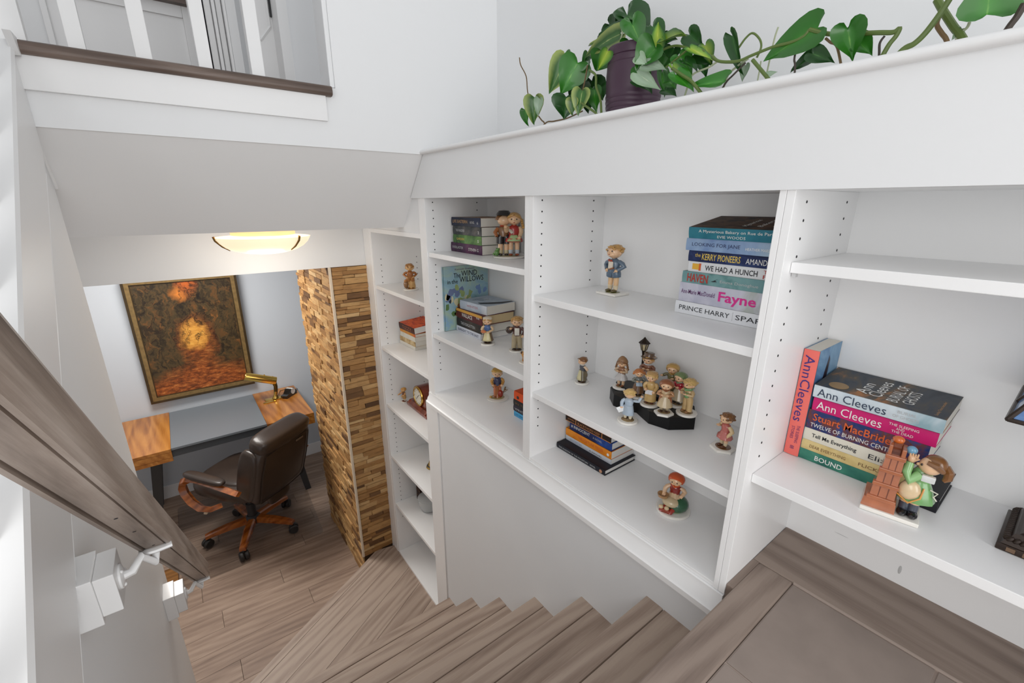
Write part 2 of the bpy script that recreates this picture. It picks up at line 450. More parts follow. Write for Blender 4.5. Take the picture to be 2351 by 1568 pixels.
# ---- pillar clad with narrow wooden mosaic strips
PX = 0.655
pier = sroot('wall_pillar', 'square pillar clad in split wooden mosaic strips')
MB().box(PX+0.004, XF, YP+0.002, 3.25, 0, 2.066).done('core', P('mortar', (70, 48, 26), 0.9), pier, smooth=False)
MB().box(PX-0.010, PX+0.003, YP-0.012, YP+0.003, RISE, 2.062, 0.002).done('corner_strip', P('cream_trim', (222, 206, 184), 0.5), pier, smooth=False)
def strip_mat():
    m, nt, b = new_mat('split_wood_strip'); L = nt.links.new
    oi = NN(nt, 'ShaderNodeObjectInfo'); ge = NN(nt, 'ShaderNodeNewGeometry'); tc = NN(nt, 'ShaderNodeTexCoord')
    ad = NN(nt, 'ShaderNodeMath', operation='ADD'); L(oi.outputs['Random'], ad.inputs[0]); L(ge.outputs['Random Per Island'], ad.inputs[1])
    fr = NN(nt, 'ShaderNodeMath', operation='FRACT'); L(ad.outputs[0], fr.inputs[0])
    r1 = ramp(nt, [(0.0, (104, 74, 46)), (0.13, (134, 98, 60)), (0.24, (172, 128, 76)), (0.6, (198, 154, 98)), (0.85, (212, 172, 116)), (1.0, (228, 194, 142))])
    L(fr.outputs[0], r1.inputs['Fac'])
    mp = NN(nt, 'ShaderNodeMapping'); mp.inputs['Scale'].default_value = (14, 14, 90); L(tc.outputs['Object'], mp.inputs['Vector'])
    n = NN(nt, 'ShaderNodeTexNoise', Scale=1.0, Detail=6.0, Roughness=0.7); L(mp.outputs[0], n.inputs['Vector'])
    r2 = ramp(nt, [(0.28, (100, 78, 56)), (0.5, (215, 205, 195)), (0.75, (255, 250, 240))]); L(n.outputs['Fac'], r2.inputs['Fac'])
    mx = NN(nt, 'ShaderNodeMix', data_type='RGBA', blend_type='MULTIPLY'); mx.inputs[0].default_value = 0.6
    L(r1.outputs['Color'], mx.inputs[6]); L(r2.outputs['Color'], mx.inputs[7]); L(mx.outputs[2], b.inputs['Base Color'])
    b.inputs['Roughness'].default_value = 0.6
    bp = NN(nt, 'ShaderNodeBump'); bp.inputs['Strength'].default_value = 0.5; bp.inputs['Distance'].default_value = 0.003
    L(n.outputs['Fac'], bp.inputs['Height']); L(bp.outputs['Normal'], b.inputs['Normal'])
    return m
STRIP = strip_mat()
rs = random.Random(5)
def add_strip(m, side, a0, a1, z0, z1, d):
    j = lambda: rs.uniform(-0.0022, 0.0022)
    t = rs.uniform(-0.003, 0.003)
    if side == 'f':
        m.prism([(a0+j()*1.5, z0+0.0008), (a1+j()*1.5, z0+0.0008+max(0, j())), (a1+j()*1.5, z1-0.0008), (a0+j()*1.5, z1-0.0008-max(0, j()))], 'y', YP-d, YP+0.004)
    else:
        m.prism([(a0+j()*1.5, z0+0.0008), (a1+j()*1.5, z0+0.0008+max(0, j())), (a1+j()*1.5, z1-0.0008), (a0+j()*1.5, z1-0.0008-max(0, j()))], 'x', PX-d+0.004, PX+0.006)
strips = []
def rows(side, lo, hi, zlo, lens):
    z = zlo
    while z < 2.055:
        h = rs.choice([0.017, 0.022, 0.027, 0.030, 0.034])
        z1 = min(z+h, 2.06); a = lo
        first = True
        while a < hi-0.004:
            ln = rs.uniform(*lens)*(rs.uniform(0.4, 1) if first else 1); first = False
            b = min(a+ln, hi)
            if hi-b < 0.03: b = hi
            strips.append((side, a, b, z, z1, rs.choice([0.002, 0.004, 0.006, 0.008, 0.010])))
            a = b
        z = z1
rows('f', PX+0.004, XF-0.001, RISE, (0.06, 0.15))
rows('l', YP+0.004, 3.25, 0.0, (0.07, 0.17))
def size_key(s):
    side, a, b, z0, z1, d = s
    y = YP if side == 'f' else (a+b)/2
    area = (b-a)*(z1-z0)/(y*y)
    return -area*(1.0 if side == 'f' else 0.22)
strips.sort(key=size_key)
for s_ in strips[:300]:
    m = MB(); add_strip(m, *s_); m.done('mosaic_strip', STRIP, pier, smooth=False)
m = MB()
for s_ in strips[300:]: add_strip(m, *s_)
stuff(m.done('mosaic_strips', STRIP, pier, smooth=False))

# ---- left stair-side wall with the sloped stringer of the upper flight
SL = 0.82
def st_top(y): return 2.749-SL*(1.67-y)
o = MB().prism([(-0.8, 0.0), (1.80, 0.0), (1.80, 2.44), (1.70, 2.556), (YF+0.02, 2.60), (YF+0.02, st_top(YF)-0.02), (-0.8, st_top(-0.8)-0.02)], 'x', XL-0.03, XL).done('wall_left', WALL, smooth=False)
struct(o, 'white wall along the left of the stairs')
o = MB().prism([(-0.8, st_top(-0.8)-0.005), (YF-0.001, st_top(YF)-0.005), (YF-0.001, st_top(YF)-0.25), (YF-0.03, st_top(YF)-0.285), (-0.8, st_top(-0.8)-0.275)], 'x', XL, XL+0.013).done('trim_3', WHITE, smooth=False)
struct(o, 'sloped white stringer board of the upper flight')
o = MB().tube([(XL+0.006, -0.8, st_top(-0.8)-0.277), (XL+0.006, YF-0.03, st_top(YF-0.03)-0.277)], 0.006, 8).done('trim_4', WHITE); struct(o, 'bead under the sloped stringer')
capp = [(-0.035, 0), (0.020, 0), (0.024, 0.008), (0.020, 0.02), (-0.035, 0.02)]
o = MB().sweep(capp, (XL-0.005, -0.8, st_top(-0.8)-0.012), (XL-0.005, YF-0.02, st_top(YF-0.02)-0.012), (1, 0, 0), (0, 0, 1)).done('trim_5', WHITE); struct(o, 'rounded white cap on the stringer')
o = MB().tube([(XL+0.003, YF+0.004, 2.562), (XL+0.003, 1.80, 2.422)], 0.005, 8).done('trim_6', WHITE); struct(o, 'thin bead where wall and slanted soffit meet')
# small white return at the left end of the nosing
o = MB().prism([(1.60, 2.752), (1.66, 2.752), (1.66, 2.715), (1.645, 2.712)], 'x', XL+0.012, -0.196).done('trim_7', WHITE, smooth=False); struct(o, 'small white return at the end of the nosing')
# upper flight: balusters on the stringer, risers and treads behind
flight = sroot('stairs_upper', 'white upper flight of stairs behind the left wall')
for k in range(9):
    y = 1.54-0.158*k
    zb = st_top(y)
    MB().prism([(y-0.018, zb-0.02), (y+0.018, zb+0.01), (y+0.018, zb+0.85), (y-0.018, zb+0.85)], 'x', -0.262, -0.228).done('baluster', WHITE, flight, smooth=False)
for k in range(7):
    y1 = YF-0.005-0.235*k; z1 = 2.742-0.193*k
    MB().box(-1.1, XL-0.032, y1-0.235, y1-0.215, z1-0.193*2+0.0, z1-0.193, 0.002).done('riser', WHITE, flight, smooth=False)
    MB().box(-1.1, XL-0.032, y1-0.245, y1, z1-0.193-0.025, z1-0.193, 0.004).done('tread', WHITE, flight, smooth=False)
o = MB().box(-1.2, -1.1, -0.8, 3.6, 1.0, 4.4).done('wall_left_upper', WALL, smooth=False); struct(o, 'white wall beyond the upper flight')

# ---- upper hall seen between the balusters
guard = sroot('railing_upper', 'white balusters of the upper hall railing')
for (a, b) in [(-0.235, -0.185), (-0.112, -0.078), (0.021, 0.057), (0.162, 0.196), (0.297, 0.333)]:
    MB().box(a, b, 1.70, 1.735, 2.742, 3.62, 0.002).done('baluster', WHITE, guard, smooth=False)
MB().box(-0.24, 0.52, 1.69, 1.745, 3.62, 3.67, 0.01).done('handrail', RAILM, guard)
YD = 2.75
p0 = at_y(95, 0, YD); p1 = at_y(118, 95, YD)
o = MB().box(-0.9, 0.60, YD, YD+0.08, 2.742, 4.4).done('wall_hall', WALL, smooth=False); struct(o, 'white wall of the upper hall')
d1 = sroot('door_1', 'white panelled door of the upper hall')
xa = at_y(100, 40, YD).x; xb = at_y(440, 110, YD).x; zt = at_y(414, 41, YD-0.02).z; xr = at_y(425, 70, YD-0.02).x
MB().box(xa, xb+0.02, YD-0.012, YD, 2.745, 4.0).done('slab', WHITE, d1, smooth=False)
MB().box(xa, xr, YD-0.024, YD-0.012, zt, zt+0.16, 0.003).done('rail', WHITE, d1, smooth=False)
MB().box(xr, xb+0.02, YD-0.024, YD-0.012, 2.745, 4.0, 0.003).done('stile', WHITE, d1, smooth=False)
MB().box(xa, xa+0.02, YD-0.03, YD-0.012, 2.745, 4.0, 0.003).done('stile', WHITE, d1, smooth=False)
pw = at_y(400, 6, YD-0.05)
o = MB().box(pw.x-0.35, pw.x+0.06, YD-0.06, YD-0.012, pw.z, pw.z+0.03, 0.004).done('trim_8', NOSEM, smooth=False); struct(o, 'brown wooden ledge in the upper hall')
cas = sroot('door_2', 'white door with moulded casing and black hinge in the upper hall')
yc = 2.62
for pa, pb, dd in [(474, 488, .03), (490, 497, .045), (500, 512, .03), (514, 520, .05), (523, 545, .02)]:
    a = at_y(pa, 60, yc).x; b = at_y(pb, 60, yc).x
    MB().box(a, b, yc-dd, yc+0.1, 2.742, 4.2, 0.003).done('casing_moulding', WHITE, cas, smooth=False)
MB().box(at_y(474, 60, yc).x, at_y(545, 60, yc).x, yc-0.012, yc+0.09, 2.742, 4.2).done('casing_back', WHITE, cas, smooth=False)
a = at_y(575, 60, 2.3).x; b = at_y(632, 60, 2.3).x
MB().box(a, b, 2.3, 2.34, 2.745, 4.2, 0.002).done('slab', WHITE, cas, smooth=False)
q = at_y(622, 20, 2.295)
MB().box(q.x-0.008, q.x+0.008, 2.288, 2.3, q.z-0.03, q.z+0.06, 0.001).done('hinge', BLACKM, cas, smooth=False)
c0, c1 = at_y(598, 92, 2.298), at_y(620, 62, 2.298)
MB().tube([c0, c1], 0.006, 4).done('panel_moulding', WHITE, cas)
MB().tube([c1, (c1.x, c1.y, c1.z+0.6)], 0.006, 4).done('panel_moulding', WHITE, cas)
a = at_y(640, 60, 2.2).x; b = at_y(664, 60, 2.2).x
MB().box(a, b, 2.2, 2.3, 2.742, 4.2, 0.003).done('casing', WHITE, cas, smooth=False)
o = MB().box(b-0.001, 0.75, 2.22, 2.32, 2.742, 4.4).done('wall_hall_side', WALL, smooth=False); struct(o, 'white wall beside the hall door')

# added unseen frames set around the two fill lights
def fill_light_frame(name, label, c, n_axis, w_, h_):
    r = sroot(name, label); c = Vector(c)
    for (a0, a1, z0, z1) in ((-w_/2-.07, -w_/2, -h_/2-.07, h_/2+.07), (w_/2, w_/2+.07, -h_/2-.07, h_/2+.07), (-w_/2, w_/2, -h_/2-.07, -h_/2), (-w_/2, w_/2, h_/2, h_/2+.07), (-.02, .02, -h_/2, h_/2)):
        if n_axis == 'x': MB().box(c.x-.04, c.x+.02, c.y+a0, c.y+a1, c.z+z0, c.z+z1, .004).done('frame', WHITE, r, smooth=False)
        else: MB().box(c.x+a0, c.x+a1, c.y-.04, c.y+.02, c.z+z0, c.z+z1, .004).done('frame', WHITE, r, smooth=False)
fill_light_frame('fill_light_frame_1', 'added white frame around the fill light over the upper flight', (-1.08, -0.25, 2.45), 'x', 1.2, 1.2)
fill_light_frame('fill_light_frame_2', 'added white frame around the fill light behind the landing', (0.45, -2.1, 2.5), 'y', 1.8, 2.0)

# ================================================================== BUILT-IN SHELVES
T = 0.019
def holes(parent, yface, x_list, zs, sgn):
    """small drilled peg holes on a side panel"""
    m = MB()
    for x in x_list:
        for z in zs:
            m.lathe([(0.0026, 0), (0.0026, 0.0006)], (x, yface, z), 7, rot=Matrix.Rotation(-sgn*PI/2, 3, 'X'))
    stuff(m.done('peg_holes', HOLE, parent, smooth=False))
def zrange(z0, z1, skip, step=0.0315):
    out = []; z = z0
    while z > z1:
        if all(abs(z-s+T/2) > 0.017 for s in skip): out.append(z)
        z -= step
    return out
def shelf(parent, y0, y1, z, x0=0.858):
    return MB().box(x0, XB, y0+0.0005, y1-0.0005, z-T, z, 0.0012).done('shelf', SHELFW, parent, smooth=False)

# tall narrow unit at the far end
U = thing('bookcase', 'tall narrow white bookcase beside the wood-clad pillar', 'bookcase', group=None)
MB().box(XF, XB, 2.335, 2.356, 0.2, 2.26, 0.001).done('side_panel', SHELFW, U, smooth=False)
MB().box(XF, XB, 1.736, 1.757, 0.2, 2.41, 0.001).done('side_panel', SHELFW, U, smooth=False)
MB().box(XF-0.002, XF+0.018, 2.352, YP-0.003, RISE, 2.27, 0.001).done('filler_strip', SHELFW, U, smooth=False)
MB().box(XB, XB+0.012, 1.74, 2.36, 0.2, 2.27).done('back_panel', SHELFW, U, smooth=False)
MB().box(XF, XB, 1.757, 2.335, 2.242, 2.262, 0.001).done('top_panel', SHELFW, U, smooth=False)
MB().box(XF-0.001, XF+0.02, 1.684, 1.797, 0.2, 1.488, 0.001).done('filler_strip', SHELFW, U, smooth=False)
zs_l = [1.964, 1.619, 1.267, 0.922, 0.580]
for z in zs_l: shelf(U, 1.757, 2.335, z, 0.853)
MB().box(XF, XB, 1.757, 2.335, 0.18, 0.210, 0.001).done('bottom_shelf', SHELFW, U, smooth=False)
hz = zrange(2.10, 0.44, zs_l)
holes(U, 2.335, [0.893, 1.10], hz, -1)

# upper unit next to it
A = thing('bookcase', 'white bookcase bay holding the upright pale blue picture book', 'bookcase')
MB().box(XF, XB, 1.700, 1.7355, 1.548, 2.405, 0.001).done('side_panel', SHELFW, A, smooth=False)
MB().box(XF, XB, 1.039, 1.0565, 1.548, 2.405, 0.001).done('side_panel', SHELFW, A, smooth=False)
MB().box(XB, XB+0.012, 1.04, 1.735, 1.54, 2.41).done('back_panel', SHELFW, A, smooth=False)
MB().box(XF+0.02, XB, 1.04, 1.735, 2.405, 2.42).done('top_panel', SHELFW, A, smooth=False)
for z in (2.190, 1.840): shelf(A, 1.0565, 1.700, z, 0.856)
MB().box(0.852, XB, 1.0565, 1.700, 1.547, 1.5582, 0.001).done('bottom_panel', SHELFW, A, smooth=False)
holes(A, 1.700, [0.886, 1.10], zrange(2.388, 1.66, (2.19, 1.84)), -1)

# middle wide unit
B_ = thing('bookcase', 'wide white bookcase bay with the choir of figurines', 'bookcase')
MB().box(XF, XB, 1.019, 1.0385, 1.548, 2.405, 0.001).done('side_panel', SHELFW, B_, smooth=False)
MB().box(XF, XB, 0.3495, 0.361, 1.548, 2.405, 0.001).done('side_panel', SHELFW, B_, smooth=False)
MB().box(XB, XB+0.012, 0.35, 1.04, 1.54, 2.41).done('back_panel', SHELFW, B_, smooth=False)
MB().box(XF+0.02, XB, 0.35, 1.04, 2.405, 2.42).done('top_panel', SHELFW, B_, smooth=False)
for z in (2.117, 1.798): shelf(B_, 0.361, 1.019, z)
MB().box(1.128, XB, 0.362, 1.018, 1.5585, 1.592, 0.001).done('back_cleat', SHELFW, B_, smooth=False)
MB().box(0.852, XB, 0.361, 1.019, 1.547, 1.5582, 0.001).done('bottom_panel', SHELFW, B_, smooth=False)
holes(B_, 1.019, [0.884, 1.10], zrange(2.392, 1.64, (2.117, 1.798)), -1)

# right unit running out of the frame
R_ = thing('bookcase', 'white bookcase at the right, standing over the oak landing', 'bookcase')
MB().box(XF, XB, 0.335, 0.349, 1.5485, 2.405, 0.001).done('side_panel', SHELFW, R_, smooth=False)
MB().box(XF, XB, -0.55, -0.531, LAND+0.001, 2.405, 0.001).done('side_panel', SHELFW, R_, smooth=False)
MB().box(XB, XB+0.012, -0.55, 0.349, 1.54, 2.41).done('back_panel', SHELFW, R_, smooth=False)
MB().box(XF+0.02, XB, -0.55, 0.349, 2.405, 2.42).done('top_panel', SHELFW, R_, smooth=False)
for z in (2.282, 1.846): shelf(R_, -0.531, 0.335, z, 0.882)
holes(R_, 0.335, [0.90, 1.095], zrange(2.385, 1.88, (2.282, 1.846)), -1)
m = MB().box(0.89, 0.90, 0.327, 0.334, 2.255, 2.262).done('shelf_pin', P('clear_pin', (205, 205, 205), 0.3), R_, smooth=False)

for (px_, py_, w_, h_) in ((2066, 1308, .006, .022), (1882, 1172, .010, .004), (1932, 1228, .03, .0012)):
    p = at_x(px_, py_, XB)
    if p.z > LAND: MB().ell((XB-0.0004, p.y, p.z), (0.0006, w_/2, h_/2), 8, 5).done('scuff_mark', P('grey_scuff', (196, 196, 196), 0.8), R_)
# sill, header and ledge
o = MB().prism([(0.856, 1.546), (0.846, 1.546), (0.845, 1.530), (0.838, 1.521), (0.834, 1.508), (0.828, 1.504), (0.828, 1.489), (0.872, 1.489), (XB, 1.489), (XB, 1.547), ], 'y', 0.3352, 1.752)
o = o.done('sill_shelf', SHELFW, ang=50); tag(o, 'long white sill shelf with moulded front edge above the stairs', 'sill')
o = MB().prism([(-0.9, 2.404), (1.816, 2.404), (1.676, 2.566), (-0.9, 2.566)], 'x', XF-0.006, XF+0.03).done('trim_9', WALL, smooth=False); struct(o, 'deep white header board above the shelves')
o = MB().prism([(XF-0.018, 2.563), (XF-0.022, 2.568), (XF-0.022, 2.573), (XF-0.018, 2.578), (1.2, 2.578), (1.2, 2.563)], 'y', -0.9, YF).done('trim_10', WHITE, ang=60); struct(o, 'white ledge above the header carrying the plant')
o = MB().box(XF+0.02, 1.2, -0.9, YF, 2.43, 2.563).done('wall_ledge_core', WALL, smooth=False); struct(o, 'boxed-in wall below the ledge')

# ================================================================== HANDRAIL
RS = 0.905
rdir = Vector((0, 1, -RS)).normalized(); rup = Vector((0, RS, 1)).normalized()
def rail_pt(y, x=-0.118, h=0.0):
    return Vector((x, y, 1.062+RS*(1.72-y))) + rup*h
H = thing('handrail', 'weathered oak handrail running down the left wall', 'handrail')
prof = [(-0.026, .007), (-0.021, .0), (-0.0165, .0), (-0.0155, .006), (-0.0138, .006), (-0.013, .002), (.013, .002), (.0138, .006), (.0155, .006), (.0165, .0), (.021, 0),
        (.026, .007), (.0275, .018), (.0245, .024), (.0245, .032), (.029, .042), (.026, .052), (.012, .058), (-.012, .058), (-.026, .052), (-.029, .042), (-.0245, .032), (-.0245, .024), (-.0275, .018)]
rl = math.hypot(1, RS)
MB().sweep(prof, (0, -0.5*rl, 0), (0, 1.69*rl, 0), (1, 0, 0), (0, 0, 1)).done('rail', RAILM, H, loc=rail_pt(0.0), rot=(-math.atan(RS), 0, 0), ang=25)
m = MB()
for yy in (0.70, 0.79, 0.92): m.lathe([(0.0022, -0.0004), (0.0022, 0.0004)], rail_pt(yy, -0.118, 0.0018), 8, rot=rup.to_track_quat('Z', 'Y').to_matrix())
stuff(m.done('screw_holes', HOLE, H, smooth=False))
BRW = P('white_bracket_enamel', (238, 238, 238), 0.3, coat=0.3)
for (yb, zb, s, lab) in [(0.885, 1.775, 1.0, 'near'), (1.64, 1.100, 1.0, 'far')]:
    br = bpy.data.objects.new('bracket', None); C.objects.link(br); br.parent = H
    MB().box(XL, XL+0.030, yb-0.040, yb+0.045, zb-0.052, zb+0.036, 0.0015).done('backing_block', BRW, br, smooth=False)
    MB().box(XL+0.030, XL+0.056, yb-0.036, yb+0.040, zb-0.040, zb+0.032, 0.0015).done('mounting_block', BRW, br, smooth=False)
    xb = XL+0.056
    pl = MB().lathe([(0.021, 0), (0.021, 0.003), (0.012, 0.006)], (xb, yb+0.004, zb-0.004), 16, rot=Matrix.Rotation(PI/2, 3, 'Y')); pl.done('rosette', BRW, br)
    m = MB()
    for a in (0, 2.1, 4.2): m.ell((xb+0.004, yb+0.004+0.015*math.cos(a), zb-0.004+0.015*math.sin(a)), 0.0035, 8, 5)
    m.done('screws', BRW, br)
    yr = yb+0.05; top = rail_pt(yr, -0.118, 0.001)
    zz = zb-0.004
    MB().tube([(xb+0.002, yb+0.004, zz), (xb+0.016, yb+0.008, zz-0.002), (xb+0.03, yb+0.02, zz+0.014), (-0.122, yr-0.012, top.z-0.022), (-0.118, yr, top.z-0.004)], [0.009, 0.0075, 0.0065, 0.0065, 0.007], 10).done('arm', BRW, br)
    MB().tube([rail_pt(yr-0.004, -0.142, -0.003), rail_pt(yr-0.002, -0.118, -0.004), rail_pt(yr, -0.094, -0.003)], [0.008, 0.009, 0.008], 10, 0.6).done('saddle', BRW, br)

# ================================================================== CEILING LIGHT
lx, ly, lz = 0.325, 2.14, 2.282
LT = thing('ceiling_light', 'semi-flush ceiling light with cream glass bowl and brass clips', 'ceiling light', (lx, ly, lz))
MB().lathe([(0.12, -0.004), (0.12, -0.022), (0.105, -0.024)], seg=32).done('canopy', P('cream_enamel', (236, 226, 205), 0.4), LT)
def glow(name, col, st):
    m, nt, b = new_mat(name)
    b.inputs['Base Color'].default_value = rgb(*col); b.inputs['Roughness'].default_value = 0.35
    b.inputs['Emission Color'].default_value = rgb(*col); b.inputs['Emission Strength'].default_value = st
    return m
R0 = 0.178
prof = [(R0, -0.030), (R0*0.985, -0.036), (R0*0.93, -0.052), (R0*0.82, -0.070), (R0*0.66, -0.085), (R0*0.45, -0.095), (R0*0.22, -0.1), (0.0001, -0.1015)]
MB().lathe(prof+[(0.0001, -0.098), (R0*0.45, -0.091), (R0*0.82, -0.066), (R0*0.97, -0.030)], seg=40).done('glass_bowl', glow('lit_cream_glass', (255, 234, 200), 0.62), LT)
MB().lathe([(0.03, -0.022), (0.03, -0.06)], seg=16).done('bulb_holder', glow('lit_bulb', (255, 240, 210), 2.0), LT)
for a in (PI+0.12, -0.95, 1.2):
    pts = [(math.cos(a)*R0*1.02, math.sin(a)*R0*1.02, -0.024), (math.cos(a)*R0*1.0, math.sin(a)*R0*1.0, -0.040), (math.cos(a)*R0*0.88, math.sin(a)*R0*0.88, -0.064), (math.cos(a)*R0*0.74, math.sin(a)*R0*0.74, -0.081)]
    MB().tube(pts, [0.009, 0.0075, 0.006, 0.003], 8, 0.5).done('clip', P('antique_brass', (120, 92, 44), 0.3, 0.9), LT)
pl = bpy.data.lights.new('ceiling_bulb', 'POINT'); pl.energy = 2.3; pl.color = (1.0, 0.955, 0.89); pl.shadow_soft_size = 0.1
po = bpy.data.objects.new('ceiling_bulb', pl); C.objects.link(po); po.location = (lx, ly, lz-0.17)

# ================================================================== OFFICE
# painting
m, nt, b = new_mat('autumn_forest_oil'); L = nt.links.new
tc = NN(nt, 'ShaderNodeTexCoord'); sep = NN(nt, 'ShaderNodeSeparateXYZ'); 
n0 = NN(nt, 'ShaderNodeTexNoise', Scale=9.0, Detail=6.0, Roughness=0.65); L(tc.outputs['Object'], n0.inputs['Vector'])
dis = NN(nt, 'ShaderNodeVectorMath', operation='MULTIPLY_ADD'); dis.inputs[1].default_value = (0.16, 0, 0.16); 
L(n0.outputs['Color'], dis.inputs[0]); L(tc.outputs['Object'], dis.inputs[2])
L(dis.outputs[0], sep.inputs[0])
mpv = NN(nt, 'ShaderNodeMapping'); mpv.inputs['Scale'].default_value = (16, 1, 6); mpv.inputs['Rotation'].default_value = (0, 0.5, 0); L(dis.outputs[0], mpv.inputs['Vector'])
nv = NN(nt, 'ShaderNodeTexNoise', Scale=1.6, Detail=8.0, Roughness=0.7, Distortion=1.4); L(mpv.outputs[0], nv.inputs['Vector'])
base = ramp(nt, [(0.30, (22, 17, 12)), (0.42, (46, 36, 22)), (0.52, (74, 60, 36)), (0.60, (92, 64, 34)), (0.68, (132, 84, 40)), (0.80, (176, 132, 78))]); L(nv.outputs['Fac'], base.inputs['Fac'])
def blob(cx, cz, sx, sz, r0, r1):
    mp = NN(nt, 'ShaderNodeMapping'); mp.inputs['Location'].default_value = (-(cx+0.08)*sx, 0, -(cz+0.08)*sz); mp.inputs['Scale'].default_value = (sx, 0, sz)
    L(dis.outputs[0], mp.inputs['Vector'])
    ln = NN(nt, 'ShaderNodeVectorMath', operation='LENGTH'); L(mp.outputs[0], ln.inputs[0])
    mr = NN(nt, 'ShaderNodeMapRange'); mr.inputs[1].default_value = r0; mr.inputs[2].default_value = r1; mr.inputs[3].default_value = 1; mr.inputs[4].default_value = 0
    L(ln.outputs['Value'], mr.inputs[0]); return mr.outputs[0]
def over(a, fac, col):
    mx = NN(nt, 'ShaderNodeMix', data_type='RGBA'); L(fac, mx.inputs[0]); L(a, mx.inputs[6])
    if isinstance(col, tuple): mx.inputs[7].default_value = rgb(*col)
    else: L(col, mx.inputs[7])
    return mx.outputs[2]
# thin dark branches: ridges of a stretched, distorted noise
mpb = NN(nt, 'ShaderNodeMapping'); mpb.inputs['Scale'].default_value = (7, 1, 3.2); mpb.inputs['Rotation'].default_value = (0, -0.45, 0); L(dis.outputs[0], mpb.inputs['Vector'])
nb = NN(nt, 'ShaderNodeTexNoise', Scale=1.3, Detail=5.0, Roughness=0.6, Distortion=0.8); L(mpb.outputs[0], nb.inputs['Vector'])
sb = NN(nt, 'ShaderNodeMath', operation='SUBTRACT'); sb.inputs[1].default_value = 0.5; L(nb.outputs['Fac'], sb.inputs[0])
abb = NN(nt, 'ShaderNodeMath', operation='ABSOLUTE'); L(sb.outputs[0], abb.inputs[0])
mrb = NN(nt, 'ShaderNodeMapRange'); mrb.inputs[1].default_value = 0.004; mrb.inputs[2].default_value = 0.022; mrb.inputs[3].default_value = 0.85; mrb.inputs[4].default_value = 0; L(abb.outputs[0], mrb.inputs[0])
nl = NN(nt, 'ShaderNodeTexNoise', Scale=40.0, Detail=6.0, Roughness=0.75)
mpl = NN(nt, 'ShaderNodeMapping'); mpl.inputs['Scale'].default_value = (0.55, 1, 1.4); mpl.inputs['Rotation'].default_value = (0, 0.25, 0); L(tc.outputs['Object'], mpl.inputs['Vector']); L(mpl.outputs[0], nl.inputs['Vector'])
leafc = ramp(nt, [(0.30, (58, 30, 14)), (0.44, (112, 56, 22)), (0.55, (158, 84, 36)), (0.64, (186, 116, 58)), (0.78, (206, 152, 92))]); L(nl.outputs['Fac'], leafc.inputs['Fac'])
glowc = ramp(nt, [(0.3, (186, 118, 40)), (0.7, (232, 176, 84))]); L(nl.outputs['Fac'], glowc.inputs['Fac'])
ab = NN(nt, 'ShaderNodeMath', operation='ABSOLUTE'); sx_ = NN(nt, 'ShaderNodeMath', operation='SUBTRACT'); sx_.inputs[1].default_value = 0.10
L(sep.outputs['X'], sx_.inputs[0]); L(sx_.outputs[0], ab.inputs[0])
pw_ = NN(nt, 'ShaderNodeMath', operation='MULTIPLY'); L(ab.outputs[0], pw_.inputs[0]); pw_.inputs[1].default_value = 0.42
wd = NN(nt, 'ShaderNodeMath', operation='MULTIPLY_ADD'); wd.inputs[1].default_value = -1.0; wd.inputs[2].default_value = -0.10; L(sep.outputs['Z'], wd.inputs[0])
df = NN(nt, 'ShaderNodeMath', operation='SUBTRACT'); L(wd.outputs[0], df.inputs[0]); L(pw_.outputs[0], df.inputs[1])
mr = NN(nt, 'ShaderNodeMapRange'); mr.inputs[1].default_value = -0.03; mr.inputs[2].default_value = 0.10; L(df.outputs[0], mr.inputs[0])
col = over(base.outputs['Color'], mr.outputs[0], leafc.outputs['Color'])
col = over(col, blob(0.02, -0.05, 1.0, 0.62, 0.05, 0.16), leafc.outputs['Color'])
col = over(col, blob(0.01, 0.0, 1.0, 0.8, 0.055, 0.115), glowc.outputs['Color'])
col = over(col, blob(-0.04, 0.33, 1.3, 1.1, 0.0, 0.085), (214, 128, 52))
col = over(col, blob(0.02, 0.44, 1.2, 0.7, 0.0, 0.10), (200, 98, 38))
up = NN(nt, 'ShaderNodeMapRange'); up.inputs[1].default_value = -0.10; up.inputs[2].default_value = 0.06; L(sep.outputs['Z'], up.inputs[0])
mb2 = NN(nt, 'ShaderNodeMath', operation='MULTIPLY'); L(up.outputs[0], mb2.inputs[0]); L(mrb.outputs[0], mb2.inputs[1])
col = over(col, mb2.outputs[0], (34, 22, 14))
L(col, b.inputs['Base Color']); b.inputs['Roughness'].default_value = 0.35
bp = NN(nt, 'ShaderNodeBump'); bp.inputs['Strength'].default_value = 0.4; bp.inputs['Distance'].default_value = 0.004
L(nv.outputs['Fac'], bp.inputs['Height']); L(bp.outputs['Normal'], b.inputs['Normal'])
OIL = m
PT = thing('framed_painting', 'framed oil painting of a glowing autumn forest path on the blue-grey wall', 'painting', (0.033, YW-0.022, 0.868))
PT.rotation_euler = (math.radians(2.0), 0, 0)
W2, HH = 0.362, 0.99
FR1 = P('bronze_frame', (70, 56, 36), 0.35, 0.4, var=0.15, vscale=30); FR2 = P('gilt_frame', (132, 108, 68), 0.4, 0.3, var=0.2, vscale=40)
MB().box(-W2+0.04, W2-0.04, -0.006, 0.004, 0.04, HH-0.04).done('canvas', OIL, PT, loc=None, smooth=False)
cv = PT.children[0]
cv.data.transform(Matrix.Translation((0, 0, -0.51))); cv.location = (0, 0, 0.51)
def frame_ring(o0, o1, y0, y1, name, mt):
    for k in range(4):
        outer = [(-W2+o0, o0), (W2-o0, o0), (W2-o0, HH-o0), (-W2+o0, HH-o0)]; inner = [(-W2+o1, o1), (W2-o1, o1), (W2-o1, HH-o1), (-W2+o1, HH-o1)]
        MB().prism([outer[k], outer[(k+1) % 4], inner[(k+1) % 4], inner[k]], 'y', y0, y1).done(name, mt, PT, smooth=False)
frame_ring(0.0, 0.016, -0.03, 0.012, 'outer_moulding', FR1)
